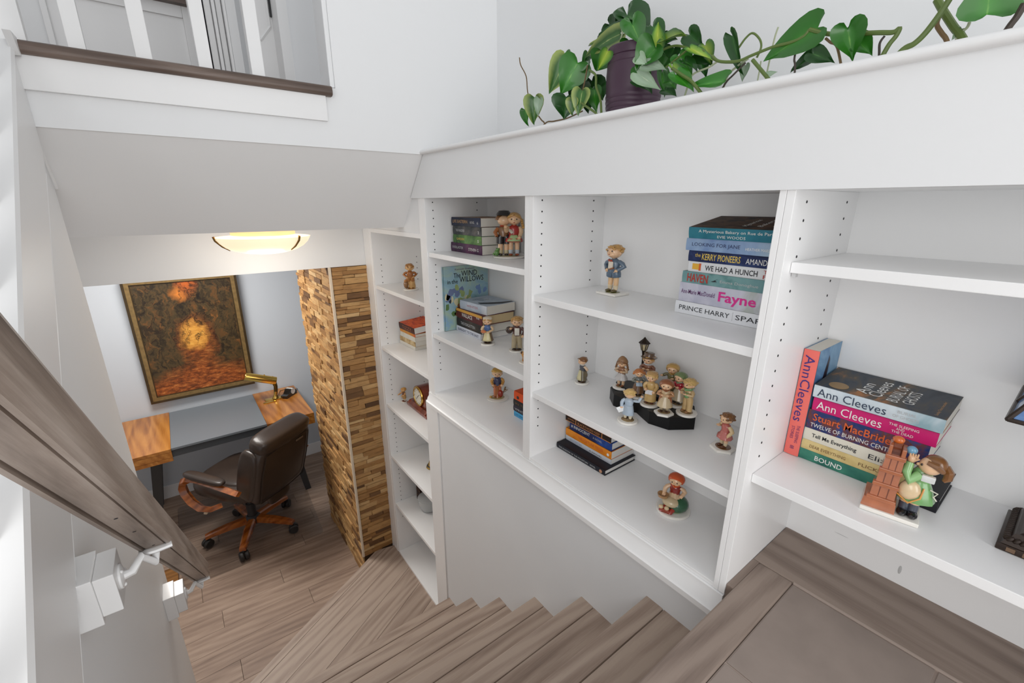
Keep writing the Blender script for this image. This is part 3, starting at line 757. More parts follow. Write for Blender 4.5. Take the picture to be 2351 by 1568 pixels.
frame_ring(0.016, 0.043, -0.022, 0.01, 'inner_moulding', FR2)
frame_ring(0.043, 0.049, -0.014, 0.01, 'sight_edge', FR1)

# desk
DK = thing('desk', 'oak and slate-grey desk with dark splayed legs against the far wall', 'desk')
GREY = P('slate_grey_lacquer', (112, 118, 124), 0.35); DGREY = P('charcoal_lacquer', (66, 70, 74), 0.4); LEGM = P('dark_graphite_leg', (52, 54, 56), 0.45)
for a, b2, dz in ((0.362, 0.702, -0.02), (-0.575, -0.236, 0.0)):
    pd = bpy.data.objects.new('pedestal', None); C.objects.link(pd); pd.parent = DK
    y0 = 3.585
    MB().box(a, b2, y0, 4.30, 0.738, 0.762, 0.0015).done('top', DESKW, pd, smooth=False)
    MB().box(a+0.002, b2-0.002, y0+0.004, 4.295, 0.670, 0.738).done('body', DESKW, pd, smooth=False)
    MB().box(a, b2, y0, y0+0.016, 0.698, 0.7365, 0.001).done('drawer_front', DESKW, pd, smooth=False)
    MB().box(a, b2, y0, y0+0.016, 0.670, 0.696, 0.001).done('lower_rail', DESKW, pd, smooth=False)
MB().box(-0.2355, 0.3615, 3.60, 4.30, 0.742, 0.759, 0.001).done('centre_top', GREY, DK, smooth=False)
MB().box(-0.2355, 0.3615, 3.606, 3.62, 0.690, 0.737, 0.001).done('centre_drawer', DGREY, DK, smooth=False)
MB().box(-0.2355, 0.3615, 3.622, 4.29, 0.695, 0.742).done('centre_body', DGREY, DK, smooth=False)
for sx, xt, xb_ in ((1, 0.50, 0.60), (-1, -0.335, -0.43)):
    for yy, yb_ in ((3.68, 3.74), (4.22, 4.24)):
        m = MB(); a = [m.bm.verts.new((xt+dx, yy+dy, 0.672)) for dx, dy in ((-.032, -.02), (.032, -.02), (.032, .02), (-.032, .02))]
        c_ = [m.bm.verts.new((xb_+dx, yb_+dy, 0.0031 if sx > 0 else 0.0005)) for dx, dy in ((-.022, -.016), (.022, -.016), (.022, .016), (-.022, .016))]
        m.bm.faces.new(a); m.bm.faces.new(c_[::-1])
        for i in range(4): m.bm.faces.new((a[i], c_[i], c_[(i+1) % 4], a[(i+1) % 4]))
        m.done('leg', LEGM, DK, smooth=False)

# desk lamp
DL = thing('desk_lamp', 'brass desk lamp with tubular shade on the right of the desk', 'lamp', (0.515, 4.06, 0.762))
s0 = at_y(561, 864, 4.03)-Vector(DL.location); s1 = at_y(633, 874, 4.03)-Vector(DL.location)
MB().tube([s0, s0.lerp(s1, 0.03), s0.lerp(s1, 0.85), s1], [0.030, 0.033, 0.033, 0.033], 20).done('shade', BRASS, DL)
MB().tube([s0.lerp(s1, 0.86), s0.lerp(s1, 0.89)], [0.035, 0.035], 20).done('shade_ring', BRASS, DL)
MB().lathe([(0.004, 0), (0.006, 0.004), (0.003, 0.012)], s0.lerp(s1, 0.65)+Vector((0, 0, 0.032)), 8).done('knob', BRASS, DL)
sj = s0.lerp(s1, 0.93)
MB().tube([sj+Vector((0, 0, -0.01)), (sj.x+0.012, 0.0, 0.12), (sj.x+0.006, 0.0, 0.065)], [0.020, 0.016, 0.015], 12).done('joint', P('dark_brass', (92, 80, 48), 0.35, 0.8), DL)
MB().tube([(sj.x+0.006, 0, 0.07), (sj.x+0.0, 0, 0.04), (sj.x-0.004, 0, 0.012)], [0.016, 0.014, 0.026], 12).done('stem', BRASS, DL)
MB().box(-0.09, 0.04, -0.03, 0.035, 0.0, 0.010, 0.003).done('base_plate', BRASS, DL)
MB().box(-0.11, -0.01, -0.06, -0.035, 0.0, 0.008, 0.003).done('base_bar', BRASS, DL)
MB().tube([(sj.x+0.02, 0.02, 0.02), (0.06, 0.17, 0.003), (0.17, 0.18, 0.003), (0.20, 0.16, -0.01), (0.205, 0.16, -0.12), (0.26, 0.10, -0.35)], 0.0022, 6).done('cord', BLACKM, DL)
# tape dispenser
TD = thing('tape_dispenser', 'black tape dispenser with a white roll on the desk beside the lamp', 'dispenser', (0.622, 4.07, 0.762), 0.75)
MB().prism([(-0.075, 0), (0.06, 0), (0.066, 0.03), (0.03, 0.06), (-0.01, 0.066), (-0.045, 0.03), (-0.078, 0.026)], 'y', -0.028, 0.028).done('body', P('glossy_black', (24, 22, 22), 0.25, coat=0.4), TD, ang=20)
MB().lathe([(0.018, -0.0285), (0.026, -0.030), (0.026, 0.030), (0.018, 0.0285)], (0.014, 0, 0.04), 18, rot=Matrix.Rotation(PI/2, 3, 'X')).done('tape_roll', P('tape_white', (225, 222, 215), 0.4), TD)

# chair mat: clear plastic sheet lying on the floor
m, nt, b = new_mat('clear_plastic_sheet')
for n in list(nt.nodes):
    if n.type != 'OUTPUT_MATERIAL': nt.nodes.remove(n)
tr = NN(nt, 'ShaderNodeBsdfTransparent'); tr.inputs['Color'].default_value = (0.93, 0.93, 0.93, 1)
gl = NN(nt, 'ShaderNodeBsdfGlossy'); gl.inputs['Roughness'].default_value = 0.25; gl.inputs['Color'].default_value = (0.9, 0.9, 0.9, 1)
mx = NN(nt, 'ShaderNodeMixShader'); mx.inputs[0].default_value = 0.05
nt.links.new(tr.outputs[0], mx.inputs[1]); nt.links.new(gl.outputs[0], mx.inputs[2])
nt.links.new(mx.outputs[0], [n for n in nt.nodes if n.type == 'OUTPUT_MATERIAL'][0].inputs['Surface'])
rc = 0.03
MATM = m
poly = []
for (cx_, cy_, a0) in ((0.555-rc, 3.085+rc, -PI/2), (0.605-rc, 4.10-rc, 0), (-0.322+rc, 4.10-rc, PI/2), (-0.322+rc, 3.085+rc, PI)):
    for i in range(5):
        a = a0+PI/2*i/4; poly.append((cx_+rc*math.cos(a), cy_+rc*math.sin(a)))
o = MB().prism(poly, 'z', 0.0005, 0.003).done('chair_mat', MATM, smooth=False); tag(o, 'clear plastic chair mat on the plank floor under the office chair', 'mat')

# office chair
def superell(m, c, r, e=0.35, seg=24, rings=14, rot=None):
    def sp(v, p): return math.copysign(abs(v)**p, v)
    prev = None; c = Vector(c); rr = []
    for i in range(rings+1):
        ph = -PI/2+PI*i/rings; ring = []
        for k in range(seg):
            th = 2*PI*k/seg
            v = Vector((r[0]*sp(math.cos(ph), e)*sp(math.cos(th), e), r[1]*sp(math.cos(ph), e)*sp(math.sin(th), e), r[2]*sp(math.sin(ph), e)))
            if rot is not None: v = rot @ v
            ring.append(m.bm.verts.new(c+v))
        rr.append(ring)
    for i in range(rings):
        for k in range(seg):
            m.bm.faces.new((rr[i][k], rr[i][(k+1) % seg], rr[i+1][(k+1) % seg], rr[i+1][k]))
    bmesh.ops.remove_doubles(m.bm, verts=m.bm.verts, dist=1e-5)
    return m
CH = thing('office_chair', 'dark brown leather executive chair with cherry wood arms and five-star base', 'chair', (0.145, 3.415, 0.003), math.radians(36.5))
tilt = Matrix.Rotation(math.radians(17), 3, 'X')
superell(MB(), (0, -0.335, 0.665), (0.235, 0.062, 0.245), 0.36, rot=tilt).done('backrest', LEATHER, CH, ang=80)
superell(MB(), (0, -0.300, 0.68), (0.20, 0.06, 0.22), 0.5, rot=tilt).done('back_cushion', LEATHER, CH, ang=80)
for sg in (-1, 1):
    superell(MB(), (sg*0.215, -0.30, 0.675), (0.035, 0.075, 0.205), 0.6, rot=tilt).done('side_bolster', LEATHER, CH, ang=80)
hr = superell(MB(), (0, -0.400, 0.895), (0.225, 0.075, 0.062), 0.5, rot=Matrix.Rotation(math.radians(20), 3, 'X')).done('head_roll', LEATHER, CH, ang=80)
# piping around the rear panel
pp = []
for (x, z) in [(-.195, -.20), (-.205, 0), (-.19, .19), (0, .20), (.19, .19), (.205, 0), (.195, -.20), (0, -.222), (-.195, -.20)]:
    pp.append(Vector((0, -0.335, 0.665)) + tilt @ Vector((x, -0.063, z)))
pp2 = []
for i in range(len(pp)-1):
    for j in range(4): pp2.append(pp[i].lerp(pp[i+1], j/4))
pp2.append(pp[-1])
MB().tube(pp2, 0.0035, 6).done('piping', P('leather_piping', (38, 30, 26), 0.4), CH)
c0 = Vector((0, -0.335, 0.665)) + tilt @ Vector((0.105, -0.066, 0.165))
superell(MB(), c0, (0.035, 0.003, 0.008), 0.4, 16, 8, rot=tilt).done('badge', P('pewter_badge', (126, 114, 100), 0.35, 0.5), CH)
superell(MB(), (0, 0.0, 0.485), (0.245, 0.27, 0.062), 0.45).done('seat', LEATHER, CH, ang=80)
superell(MB(), (0, 0.02, 0.53), (0.20, 0.225, 0.035), 0.55).done('seat_cushion', LEATHER, CH, ang=80)
superell(MB(), (0.0, -0.29, 0.42), (0.10, 0.02, 0.07), 0.5).done('rear_flap', LEATHER, CH, ang=80)
MB().box(-0.10, 0.10, -0.12, 0.10, 0.385, 0.425, 0.01).done('tilt_mechanism', BLACKM, CH)
for sg in (-1, 1):
    x = sg*0.308
    pts = [(x, -0.30, 0.600), (x, -0.22, 0.612), (x, -0.10, 0.628), (x, 0.02, 0.638), (x, 0.11, 0.632), (x, 0.165, 0.604), (x, 0.185, 0.56), (x, 0.175, 0.51), (x, 0.13, 0.45), (x, 0.06, 0.415), (x*0.93, 0.0, 0.405), (x*0.75, -0.03, 0.405)]
    ar = MB().tube(pts, [.024, .026, .027, .027, .028, .030, .031, .031, .031, .030, .028, .025], 4, 0.85).done('armrest', CHERRY, CH, ang=45)
    mm = superell(MB(), (x, -0.03, 0.668), (0.036, 0.165, 0.020), 0.6, 18, 10, rot=Matrix.Rotation(math.radians(3), 3, 'X')).done('pad', LEATHER, ar, ang=80)
MB().tube([(-0.308, 0.03, 0.392), (-0.30, 0.028, 0.382)], [0.013, 0.011], 8).done('adjuster', P('ivory_knob', (226, 208, 180), 0.4), CH)
MB().lathe([(0.03, 0.10), (0.03, 0.25), (0.022, 0.25), (0.022, 0.40)], seg=16).done('gas_column', BLACKM, CH)
MB().lathe([(0.045, 0.085), (0.05, 0.10), (0.05, 0.135), (0.035, 0.15)], seg=20).done('hub', BLACKM, CH)
for k in range(5):
    a = math.radians(-111-36.5+72*k); d = Vector((math.cos(a), math.sin(a), 0)); n = Vector((-d.y, d.x, 0))
    m = MB(); ring = []
    for (r, wz, zc, hz_) in ((0.035, .027, .118, .022), (0.16, .027, .113, .02), (0.27, .023, .098, .016), (0.305, .020, .090, .014)):
        ring.append([m.bm.verts.new(d*r + n*(wz*sx) + Vector((0, 0, zc+hz_*sz))) for sx, sz in ((-1, -1), (1, -1), (1, .6), (.6, 1), (-.6, 1), (-1, .6))])
    for i in range(3):
        for j in range(6): m.bm.faces.new((ring[i][j], ring[i][(j+1) % 6], ring[i+1][(j+1) % 6], ring[i+1][j]))
    m.bm.faces.new(ring[0][::-1]); m.bm.faces.new(ring[3])
    leg = m.done('base_leg', CHERRY, CH, ang=30)
    p = d*0.298
    cs = bpy.data.objects.new('caster', None); C.objects.link(cs); cs.parent = CH; cs.location = p
    MB().tube([(0, 0, 0.08), (0, 0, 0.05)], 0.008, 8).done('stem', BLACKM, cs)
    rz = Matrix.Rotation(a+0.5, 3, 'Z') @ Matrix.Rotation(PI/2, 3, 'X')
    for off in (-0.016, 0.016):
        q = Matrix.Rotation(a+0.5, 3, 'Z') @ Vector((0, off, 0.033))
        MB().lathe([(0.012, -0.013), (0.028, -0.013), (0.033, -0.007), (0.033, 0.007), (0.028, 0.013), (0.012, 0.013)], q, 18, rot=rz).done('wheel', P('caster_rubber', (34, 30, 28), 0.45), cs)
# low wooden box at the left of the opening
BOXW = wood('dark_honey_wood', (84, 52, 22), (128, 86, 42), (150, 104, 56), 'x', 0.4)
WBX = thing('wooden_box', 'low honey-coloured wooden box on the office floor beyond the handrail', 'box', (-0.475, 3.12, 0))
MB().box(-0.2, 0.14, -0.16, 0.14, 0.0, 0.055, 0.002).done('body', BOXW, WBX, smooth=False)
MB().box(-0.205, 0.145, -0.165, 0.145, 0.055, 0.067, 0.002).done('lid', BOXW, WBX, smooth=False)

# ================================================================== BOOKS
def flat_c(name, c): return P(name, c, 0.48, coat=0.04, spec=0.3)
INK = P('black_ink', (32, 34, 40), 0.5); INKW = P('white_ink', (236, 236, 232), 0.5); INKR = P('red_ink', (178, 52, 40), 0.5)
INKN = P('navy_ink', (38, 48, 92), 0.5); INKY = P('yellow_ink', (226, 196, 92), 0.5); INKP = P('magenta_ink', (214, 44, 140), 0.5)
INKV = P('violet_ink', (98, 44, 104), 0.5); INKO = P('orange_ink', (214, 96, 44), 0.5); INKG = P('silver_ink', (190, 192, 192), 0.4)
INKB = P('brown_ink', (120, 84, 50), 0.5)
def book(label, loc, L, D, T_, cover, spine=None, pages=PAGES, hard=False, rz=-PI/2, tilt=0.0, yaw=0.0, texts=(), mat4=None, group=None, name='book', bulge=0.0015):
    """book lying flat: spine along local x at y=0, depth along +y, thickness along z"""
    if mat4 is None:
        mat4 = Matrix.Translation(loc) @ Matrix.Rotation(rz+yaw, 4, 'Z') @ Matrix.Rotation(tilt, 4, 'X')
    b = thing(name, label, 'book', mat4=mat4, group=group)
    t = 0.0026 if hard else 0.0011
    MB().box(0, L, 0, D, 0, t).box(0, L, 0, D, T_-t, T_).done('cover', cover, b, smooth=False)
    ov = 0.003 if hard else 0.0006
    MB().box(ov, L-ov, 0.0015, D-ov, t, T_-t).done('pages', pages, b, smooth=False)
    pr = []
    for i in range(7):
        a = -1+2*i/6; pr.append((-bulge*(1-a*a), T_/2+a*T_/2))
    pr += [(0.0016, T_), (0.0016, 0)]
    m = MB(); v0 = [m.bm.verts.new((0, p[0], p[1])) for p in pr]; v1 = [m.bm.verts.new((L, p[0], p[1])) for p in pr]
    n = len(pr); m.bm.faces.new(v0); m.bm.faces.new(v1[::-1])
    for i in range(n): m.bm.faces.new((v0[i], v1[i], v1[(i+1) % n], v0[(i+1) % n]))
    m.done('spine', spine or cover, b, ang=40)
    for tx in texts:
        s, x0, x1, zc, hh, mt = tx[:6]; kw = tx[6] if len(tx) > 6 else {}
        text(b, s, ((x0+x1)/2, -bulge-0.0005, zc), x1-x0, hh, mt, 'spine', **kw)
    return b
def patch(b, x0, x1, z0, z1, mt, name='spine_panel', bulge=0.0017):
    return MB().box(x0, x1, -bulge-0.0001, 0.0, z0, z1).done(name, mt, b, smooth=False)

# --- stack beside the divider, middle bay, upper shelf
z = 2.1175
G1 = 'books stacked beside the choir bay divider'
b = book('white hardback with large black capitals, bottom of the seven-book stack', (1.007, 0.633, z), 0.236, 0.142, 0.031, flat_c('white_jacket', (228, 230, 234)), hard=True, pages=PAGESW,
     texts=[('PRINCE HARRY', 0.012, 0.142, 0.016, 0.0115, INK), ('SPARE', 0.156, 0.228, 0.016, 0.0115, INK)])
patch(b, 0.1485, 0.1492, 0.006, 0.026, P('thin_grey', (190, 190, 196), 0.5)); z += 0.0312
b = book('lilac hardback with fat magenta title, second from the bottom beside the divider', (1.008, 0.627, z), 0.23, 0.142, 0.047, art('lilac_jacket', [(176, 178, 196), (190, 190, 206), (204, 204, 216), (180, 186, 182)], 9), hard=True,
     texts=[('Ann-Marie MacDonald', 0.006, 0.094, 0.026, 0.011, INKV, {'bold': 0.006}), ('Fayne', 0.103, 0.19, 0.022, 0.030, INKP, {'bold': 0.022})]); z += 0.0472
b = book('teal book with red block title beneath the white caption spine', (1.008, 0.623, z), 0.228, 0.14, 0.028, art('teal_jacket', [(46, 108, 106), (120, 160, 160), (104, 146, 150), (150, 178, 178)], 7), hard=True,
     texts=[('HAVEN', 0.014, 0.068, 0.014, 0.020, INKR, {'bold': 0.02}), ('Emma Donoghue', 0.098, 0.185, 0.012, 0.0085, INKG)])
m = MB(); m.prism([(0.076, 0.010), (0.083, 0.013), (0.092, 0.018), (0.086, 0.014), (0.090, 0.011), (0.082, 0.010)], 'y', -0.0024, -0.0014); m.done('bird_print', INK, b, smooth=False); z += 0.0282
b = book('white paperback with yellow emblem and black caption spine in the seven-book stack', (1.010, 0.611, z), 0.212, 0.138, 0.0245, flat_c('off_white_jacket', (226, 228, 230)),
     texts=[('WE HAD A HUNCH', 0.044, 0.166, 0.012, 0.0125, INK, {'bold': 0.012}), ('T', 0.178, 0.186, 0.017, 0.008, INKR), ('F', 0.178, 0.186, 0.007, 0.008, INKR)])
patch(b, 0.011, 0.030, 0.006, 0.020, P('yellow_print', (232, 178, 60), 0.5), 'emblem'); patch(b, 0.028, 0.033, 0.004, 0.021, INKO, 'emblem', 0.0019); z += 0.0247
b = book('navy paperback with yellow title lettering in the seven-book stack', (1.010, 0.614, z), 0.215, 0.138, 0.026, art('navy_jacket', [(20, 28, 56), (34, 48, 92), (58, 76, 122)], 14, (1, 6, 3)),
     texts=[('the', 0.018, 0.032, 0.016, 0.009, INKY), ('KERRY PIONEERS', 0.036, 0.128, 0.013, 0.015, INKY, {'bold': 0.012}), ('AMANDA P', 0.140, 0.204, 0.012, 0.012, INKW)]); z += 0.0262
b = book('sky-blue paperback with spaced dark capitals, second from the top beside the divider', (1.004, 0.620, z), 0.216, 0.14, 0.0285, art('sky_jacket', [(110, 138, 186), (146, 172, 206), (172, 196, 216)], 8),
     texts=[('LOOKING FOR JANE', 0.016, 0.132, 0.014, 0.0105, INKN), ('HEATHER MARSHALL', 0.144, 0.212, 0.012, 0.006, INKW)]); z += 0.0287
b = book('teal paperback with dark brown pictorial cover on top of the seven-book stack', (1.002, 0.614, z), 0.205, 0.142, 0.026, art('dark_bakery_cover', [(20, 14, 12), (46, 30, 22), (96, 66, 44), (30, 22, 20)], 22, (1, 3, 1), 0.6, 0.0), spine=art('teal_spine', [(34, 104, 124), (52, 128, 146), (44, 116, 136)], 10), tilt=math.radians(9.5),
     texts=[('A Mysterious Bakery on Rue de Paris', 0.026, 0.196, 0.017, 0.0085, INKW), ('EVIE WOODS', 0.072, 0.136, 0.0065, 0.006, INKW)])
for s, yy, xx in (('Mysterious', 0.05, 0.118), ('Bakery', 0.05, 0.150), ('Rue', 0.05, 0.182)):
    text(b, s, (xx, 0.066, 0.0264), 0.075, 0.016, INKW, 'cover', shear=0.2)

# --- right bay: upright book and stack
mu = Matrix(((0, 1, 0, 1.026), (0, 0, -1, 0.3335), (-1, 0, 0, 2.092), (0, 0, 0, 1)))
b = book('upright coral-spined paperback leaning against the panel of the right bay', None, 0.2445, 0.125, 0.029, art('blue_sea_cover', [(60, 84, 128), (96, 136, 180), (136, 176, 206), (112, 152, 190)], 9), spine=flat_c('coral_spine', (240, 118, 108)), mat4=mu,
     texts=[('AnnCleeves', 0.012, 0.163, 0.0145, 0.0185, P('indigo_ink', (66, 44, 124), 0.5)), ('THE SLEEPING', 0.172, 0.214, 0.0195, 0.006, INKV), ('STORIES', 0.176, 0.206, 0.0095, 0.006, INKV), ('88', 0.222, 0.230, 0.0145, 0.008, INKV)])
m = MB(); m.prism([(0.03, 0.058), (0.02, 0.06), (0.03, 0.068), (0.085, 0.066), (0.10, 0.10), (0.10, 0.03), (0.09, 0.04)], 'z', 0.0290, 0.0294); m.done('cover_print', P('dark_cliff_print', (40, 30, 44), 0.4), b, smooth=False)
z = 1.8465; GX = 1.030
def cb(label, L, T_, y, tl, cover, spine=None, texts=(), D=0.122, x=GX, **kw):
    global z
    b = book(label, (x, y, z), L, D, T_, cover, spine, texts=texts, tilt=math.radians(tl), **kw); z += T_+0.0003; return b
cb('green paperback with white serif title at the bottom of the right-hand stack', 0.178, 0.024, 0.310, 0.0, art('green_bound', [(30, 92, 84), (62, 132, 112), (110, 164, 140)], 8), texts=[('BOUND', 0.036, 0.086, 0.012, 0.011, INKW, {'bold': 0.01})])
cb('pale gold paperback second from the bottom of the right-hand stack', 0.176, 0.0225, 0.304, 0.0, art('pale_gold', [(196, 170, 108), (222, 200, 140), (206, 184, 124)], 10), texts=[('DEAR EVERYTHING', 0.016, 0.082, 0.011, 0.007, INKB), ('FLICKER', 0.104, 0.150, 0.011, 0.007, INKB)])
cb('cream paperback with black typewriter title in the right-hand stack', 0.176, 0.027, 0.304, 0.0, flat_c('cream_jacket', (226, 222, 206)), texts=[('Tell Me Everything', 0.016, 0.096, 0.013, 0.011, INK, {'bold': 0.015}), ('Eliz', 0.116, 0.144, 0.012, 0.010, INK)])
cb('thick blue and rust paperback with orange author lettering in the right-hand stack', 0.196, 0.043, 0.303, 0.0, art('blue_rust', [(24, 34, 74), (40, 58, 112), (110, 60, 50), (50, 72, 130)], 26), texts=[('Stuart MacBride', 0.010, 0.142, 0.029, 0.0165, INKO, {'bold': 0.012}), ('TWELVE OF BURNING CENT', 0.008, 0.140, 0.0105, 0.009, INKW)])
cb('hot pink paperback with white author lettering near the top of the right-hand stack', 0.198, 0.0285, 0.299, 1.5, flat_c('hot_pink', (206, 34, 112)), texts=[('Ann Cleeves', 0.008, 0.118, 0.014, 0.0175, INKW), ('THE SLEEPING', 0.128, 0.172, 0.021, 0.005, INKW), ('AND', 0.140, 0.152, 0.0145, 0.005, INKW), ('THE DEAD', 0.134, 0.166, 0.0078, 0.005, INKW)])
z += 0.003
b = cb('paperback with pale blue spine and dark seaside cover on top of the right-hand stack', 0.203, 0.027, 0.300, 4.5, art('dark_shore_cover', [(38, 44, 52), (58, 66, 76), (84, 76, 66), (170, 112, 60)], 9, (3, 1, 1)), spine=art('pale_blue_spine', [(186, 202, 212), (210, 220, 226), (150, 180, 190)], 9), D=0.128, x=1.022,
     texts=[('Ann Cleeves', 0.008, 0.122, 0.0135, 0.0175, P('slate_ink', (48, 62, 84), 0.5)), ('BURIAL', 0.138, 0.166, 0.019, 0.006, INKG), ('OF GHOSTS', 0.132, 0.170, 0.010, 0.006, INKG)])
for s, xx, yy, ww, hh in (('Ann', 0.072, 0.050, 0.058, 0.020), ('Cleeves', 0.094, 0.064, 0.086, 0.022), ('BURIAL OF', 0.122, 0.062, 0.088, 0.018), ('GHOSTS', 0.144, 0.058, 0.066, 0.018)):
    text(b, s, (xx, yy, 0.0274), ww, hh, INKW, 'cover')
MB().lathe([(0.017, 0.0271), (0.017, 0.0275)], (0.034, 0.026, 0), 20).done('round_sticker', P('round_gold', (150, 118, 70), 0.4), b)
text(b, 'Sunday Times bestseller', (0.188, 0.045, 0.0274), 0.07, 0.006, P('tan_ink', (200, 150, 96), 0.5), 'cover')
book('small black hardback lying behind the bookend girl', (1.020, 0.124, 1.8465), 0.050, 0.132, 0.029, flat_c('black_cloth', (30, 30, 36)), hard=True, pages=PAGESW)

# --- middle bay, sill: five books
ZS = 1.5585
b = book('black hardback at the bottom of the sill stack, sticking out in front', (0.972, 1.014, ZS), 0.222, 0.150, 0.019, flat_c('black_blue_jacket', (26, 28, 38)), hard=True, pages=PAGESW, texts=[('THE SHADOW OF THE MOUNTAIN', 0.012, 0.150, 0.009, 0.006, INKG), ('NOVEL', 0.160, 0.184, 0.009, 0.006, INKG)])
MB().lathe([(0.006, 0.0), (0.006, 0.0006)], (0.206, -0.0022, 0.0095), 12, rot=Matrix.Rotation(PI/2, 3, 'X')).done('publisher_mark', P('tan_print', (190, 140, 110), 0.5), b)
z = ZS+0.0193
b = book('white paperback second from the bottom on the sill', (1.012, 1.010, z), 0.207, 0.114, 0.0175, flat_c('pale_grey_jacket', (206, 210, 218)), pages=PAGESW, texts=[('YESTERDAY', 0.020, 0.080, 0.009, 0.009, P('pale_blue_ink', (150, 168, 196), 0.5)), ('A NOVEL', 0.112, 0.170, 0.008, 0.005, INK)]); z += 0.0178
b = book('orange paperback in the middle of the sill stack', (1.012, 1.012, z), 0.208, 0.14, 0.0275, art('orange_jacket', [(226, 124, 24), (240, 150, 44), (232, 136, 34)], 10), pages=PAGESW, texts=[('THE FORTUNE TELLER', 0.060, 0.176, 0.015, 0.011, INKO)])
MB().lathe([(0.005, 0), (0.005, 0.0006)], (0.196, -0.0022, 0.013), 12, rot=Matrix.Rotation(PI/2, 3, 'X')).done('publisher_mark', INKW, b); z += 0.0278
b = book('deep blue hardback below the brown one on the sill', (1.014, 0.996, z), 0.19, 0.14, 0.029, art('deep_blue_jacket', [(16, 22, 52), (30, 44, 96), (40, 84, 170)], 11), pages=PAGESW, hard=True, texts=[('# INNOCENT', 0.008, 0.096, 0.017, 0.012, INKW), ('A NOVEL', 0.110, 0.150, 0.015, 0.007, INKG)]); z += 0.0293
b = book('black and copper patterned book on top of the sill stack, under the shelf', (1.010, 1.013, z), 0.205, 0.14, 0.026, flat_c('black_copper', (34, 20, 14)), pages=PAGESW, bulge=0.0012)
COP = P('copper_print', (196, 128, 70), 0.4)
for (a0, a1, z0, z1) in ((0, 0.205, 0.0008, 0.003), (0, 0.205, 0.0205, 0.0225), (0.048, 0.051, 0.003, 0.0205), (0.166, 0.169, 0.003, 0.0205)): patch(b, a0, a1, z0, z1, COP, 'copper_band', 0.0014)
text(b, 'JAMES', (0.027, -0.002, 0.0115), 0.034, 0.008, COP); text(b, 'BLACKTHORN KEEP', (0.109, -0.002, 0.0115), 0.10, 0.009, COP)

# --- unit next to the tall one: upper shelf
z = 2.1905; x0 = 0.962
for lab, y, L, T_, cov, tx in [
    ('thick purple-black paperback at the bottom of the stack beside the kissing pair', 1.694, 0.236, 0.037, art('purple_jacket', [(36, 16, 34), (66, 30, 66), (96, 48, 84)], 12), [('EVERLASTER', 0.014, 0.100, 0.019, 0.010, INKG), ('STEVEN G', 0.140, 0.214, 0.017, 0.011, INKW)]),
    ('green and black paperback second from the bottom beside the kissing pair', 1.674, 0.214, 0.0335, art('green_black_jacket', [(24, 32, 22), (70, 110, 52), (104, 146, 74)], 16), [('GARDEN', 0.030, 0.090, 0.017, 0.009, INKY), ('S', 0.188, 0.198, 0.015, 0.010, INKW)]),
    ('charcoal paperback third from the bottom beside the kissing pair', 1.674, 0.214, 0.0345, art('charcoal_jacket', [(26, 30, 32), (56, 60, 62), (92, 88, 86)], 18), [('THE WANDERER', 0.026, 0.094, 0.017, 0.010, INKG), ('2', 0.192, 0.200, 0.014, 0.010, INKW)])]:
    book(lab, (x0, y, z), L, 0.185, T_, cov, texts=tx); z += T_+0.0003
book('dark blue paperback with russet cover on top of the stack beside the kissing pair', (x0-0.002, 1.680, z), 0.218, 0.185, 0.034, art('russet_cover', [(40, 26, 22), (112, 62, 42), (176, 150, 120), (60, 30, 24)], 13), spine=art('midnight_spine', [(18, 22, 34), (30, 44, 76)], 8),
     texts=[('LIFE EASTERN', 0.012, 0.126, 0.018, 0.012, P('copper_ink', (190, 150, 100), 0.5)), ('NOVEL', 0.146, 0.178, 0.016, 0.009, INKG), ('6', 0.196, 0.204, 0.015, 0.010, INKG)])
# middle shelf
mu = Matrix(((0, 1, 0, 0.912), (0, 0, -1, 1.6985), (-1, 0, 0, 2.124), (0, 0, 0, 1)))
b = book('large upright picture book with pale blue cover against the side panel', None, 0.2825, 0.232, 0.010, art('pastel_bank_cover', [(118, 160, 160), (150, 184, 200), (172, 196, 176), (140, 178, 204)], 7), hard=True, mat4=mu, bulge=0.0008, pages=PAGESW)
CT = 0.0106
for s, xx, yy, ww, hh in (('The', 0.040, 0.070, 0.035, 0.020), ('WIND', 0.034, 0.132, 0.082, 0.024), ('in the', 0.066, 0.046, 0.052, 0.018), ('WILLOWS', 0.060, 0.144, 0.125, 0.024)):
    text(b, s, (xx, yy, CT), ww, hh, INK, 'cover', bold=0.006)
text(b, 'Kenneth Grahame', (0.014, 0.11, CT), 0.10, 0.007, INKV, 'cover')
rr = random.Random(3)
for col, n, (xa, xb, ya, yb), sz in [((110, 124, 160), 7, (0.09, 0.15, 0.01, 0.09), .014), ((150, 168, 110), 9, (0.09, 0.20, 0.06, 0.16), .013), ((214, 206, 170), 9, (0.10, 0.24, 0.01, 0.14), .014), ((96, 128, 78), 8, (0.18, 0.27, 0.01, 0.12), .014), ((46, 56, 70), 6, (0.14, 0.25, 0.02, 0.14), .009), ((120, 150, 196), 4, (0.10, 0.13, 0.16, 0.22), .012), ((150, 104, 70), 6, (0.14, 0.24, 0.05, 0.15), .010)]:
    m = MB()
    for k in range(n):
        cx_, cy_ = rr.uniform(xa, xb), rr.uniform(ya, yb); q = []
        for j in range(7):
            a = 2*PI*j/7; r_ = sz*rr.uniform(0.55, 1.2); q.append((cx_+r_*math.cos(a)*1.2, max(0.004, cy_+r_*math.sin(a))))
        m.prism(q, 'z', 0.0099, 0.01005+0.00005*k)
    stuff(m.done('cover_print', P('print_%d_%d_%d' % col, col, 0.4), b, smooth=False))
z = 1.8405; x0 = 0.964
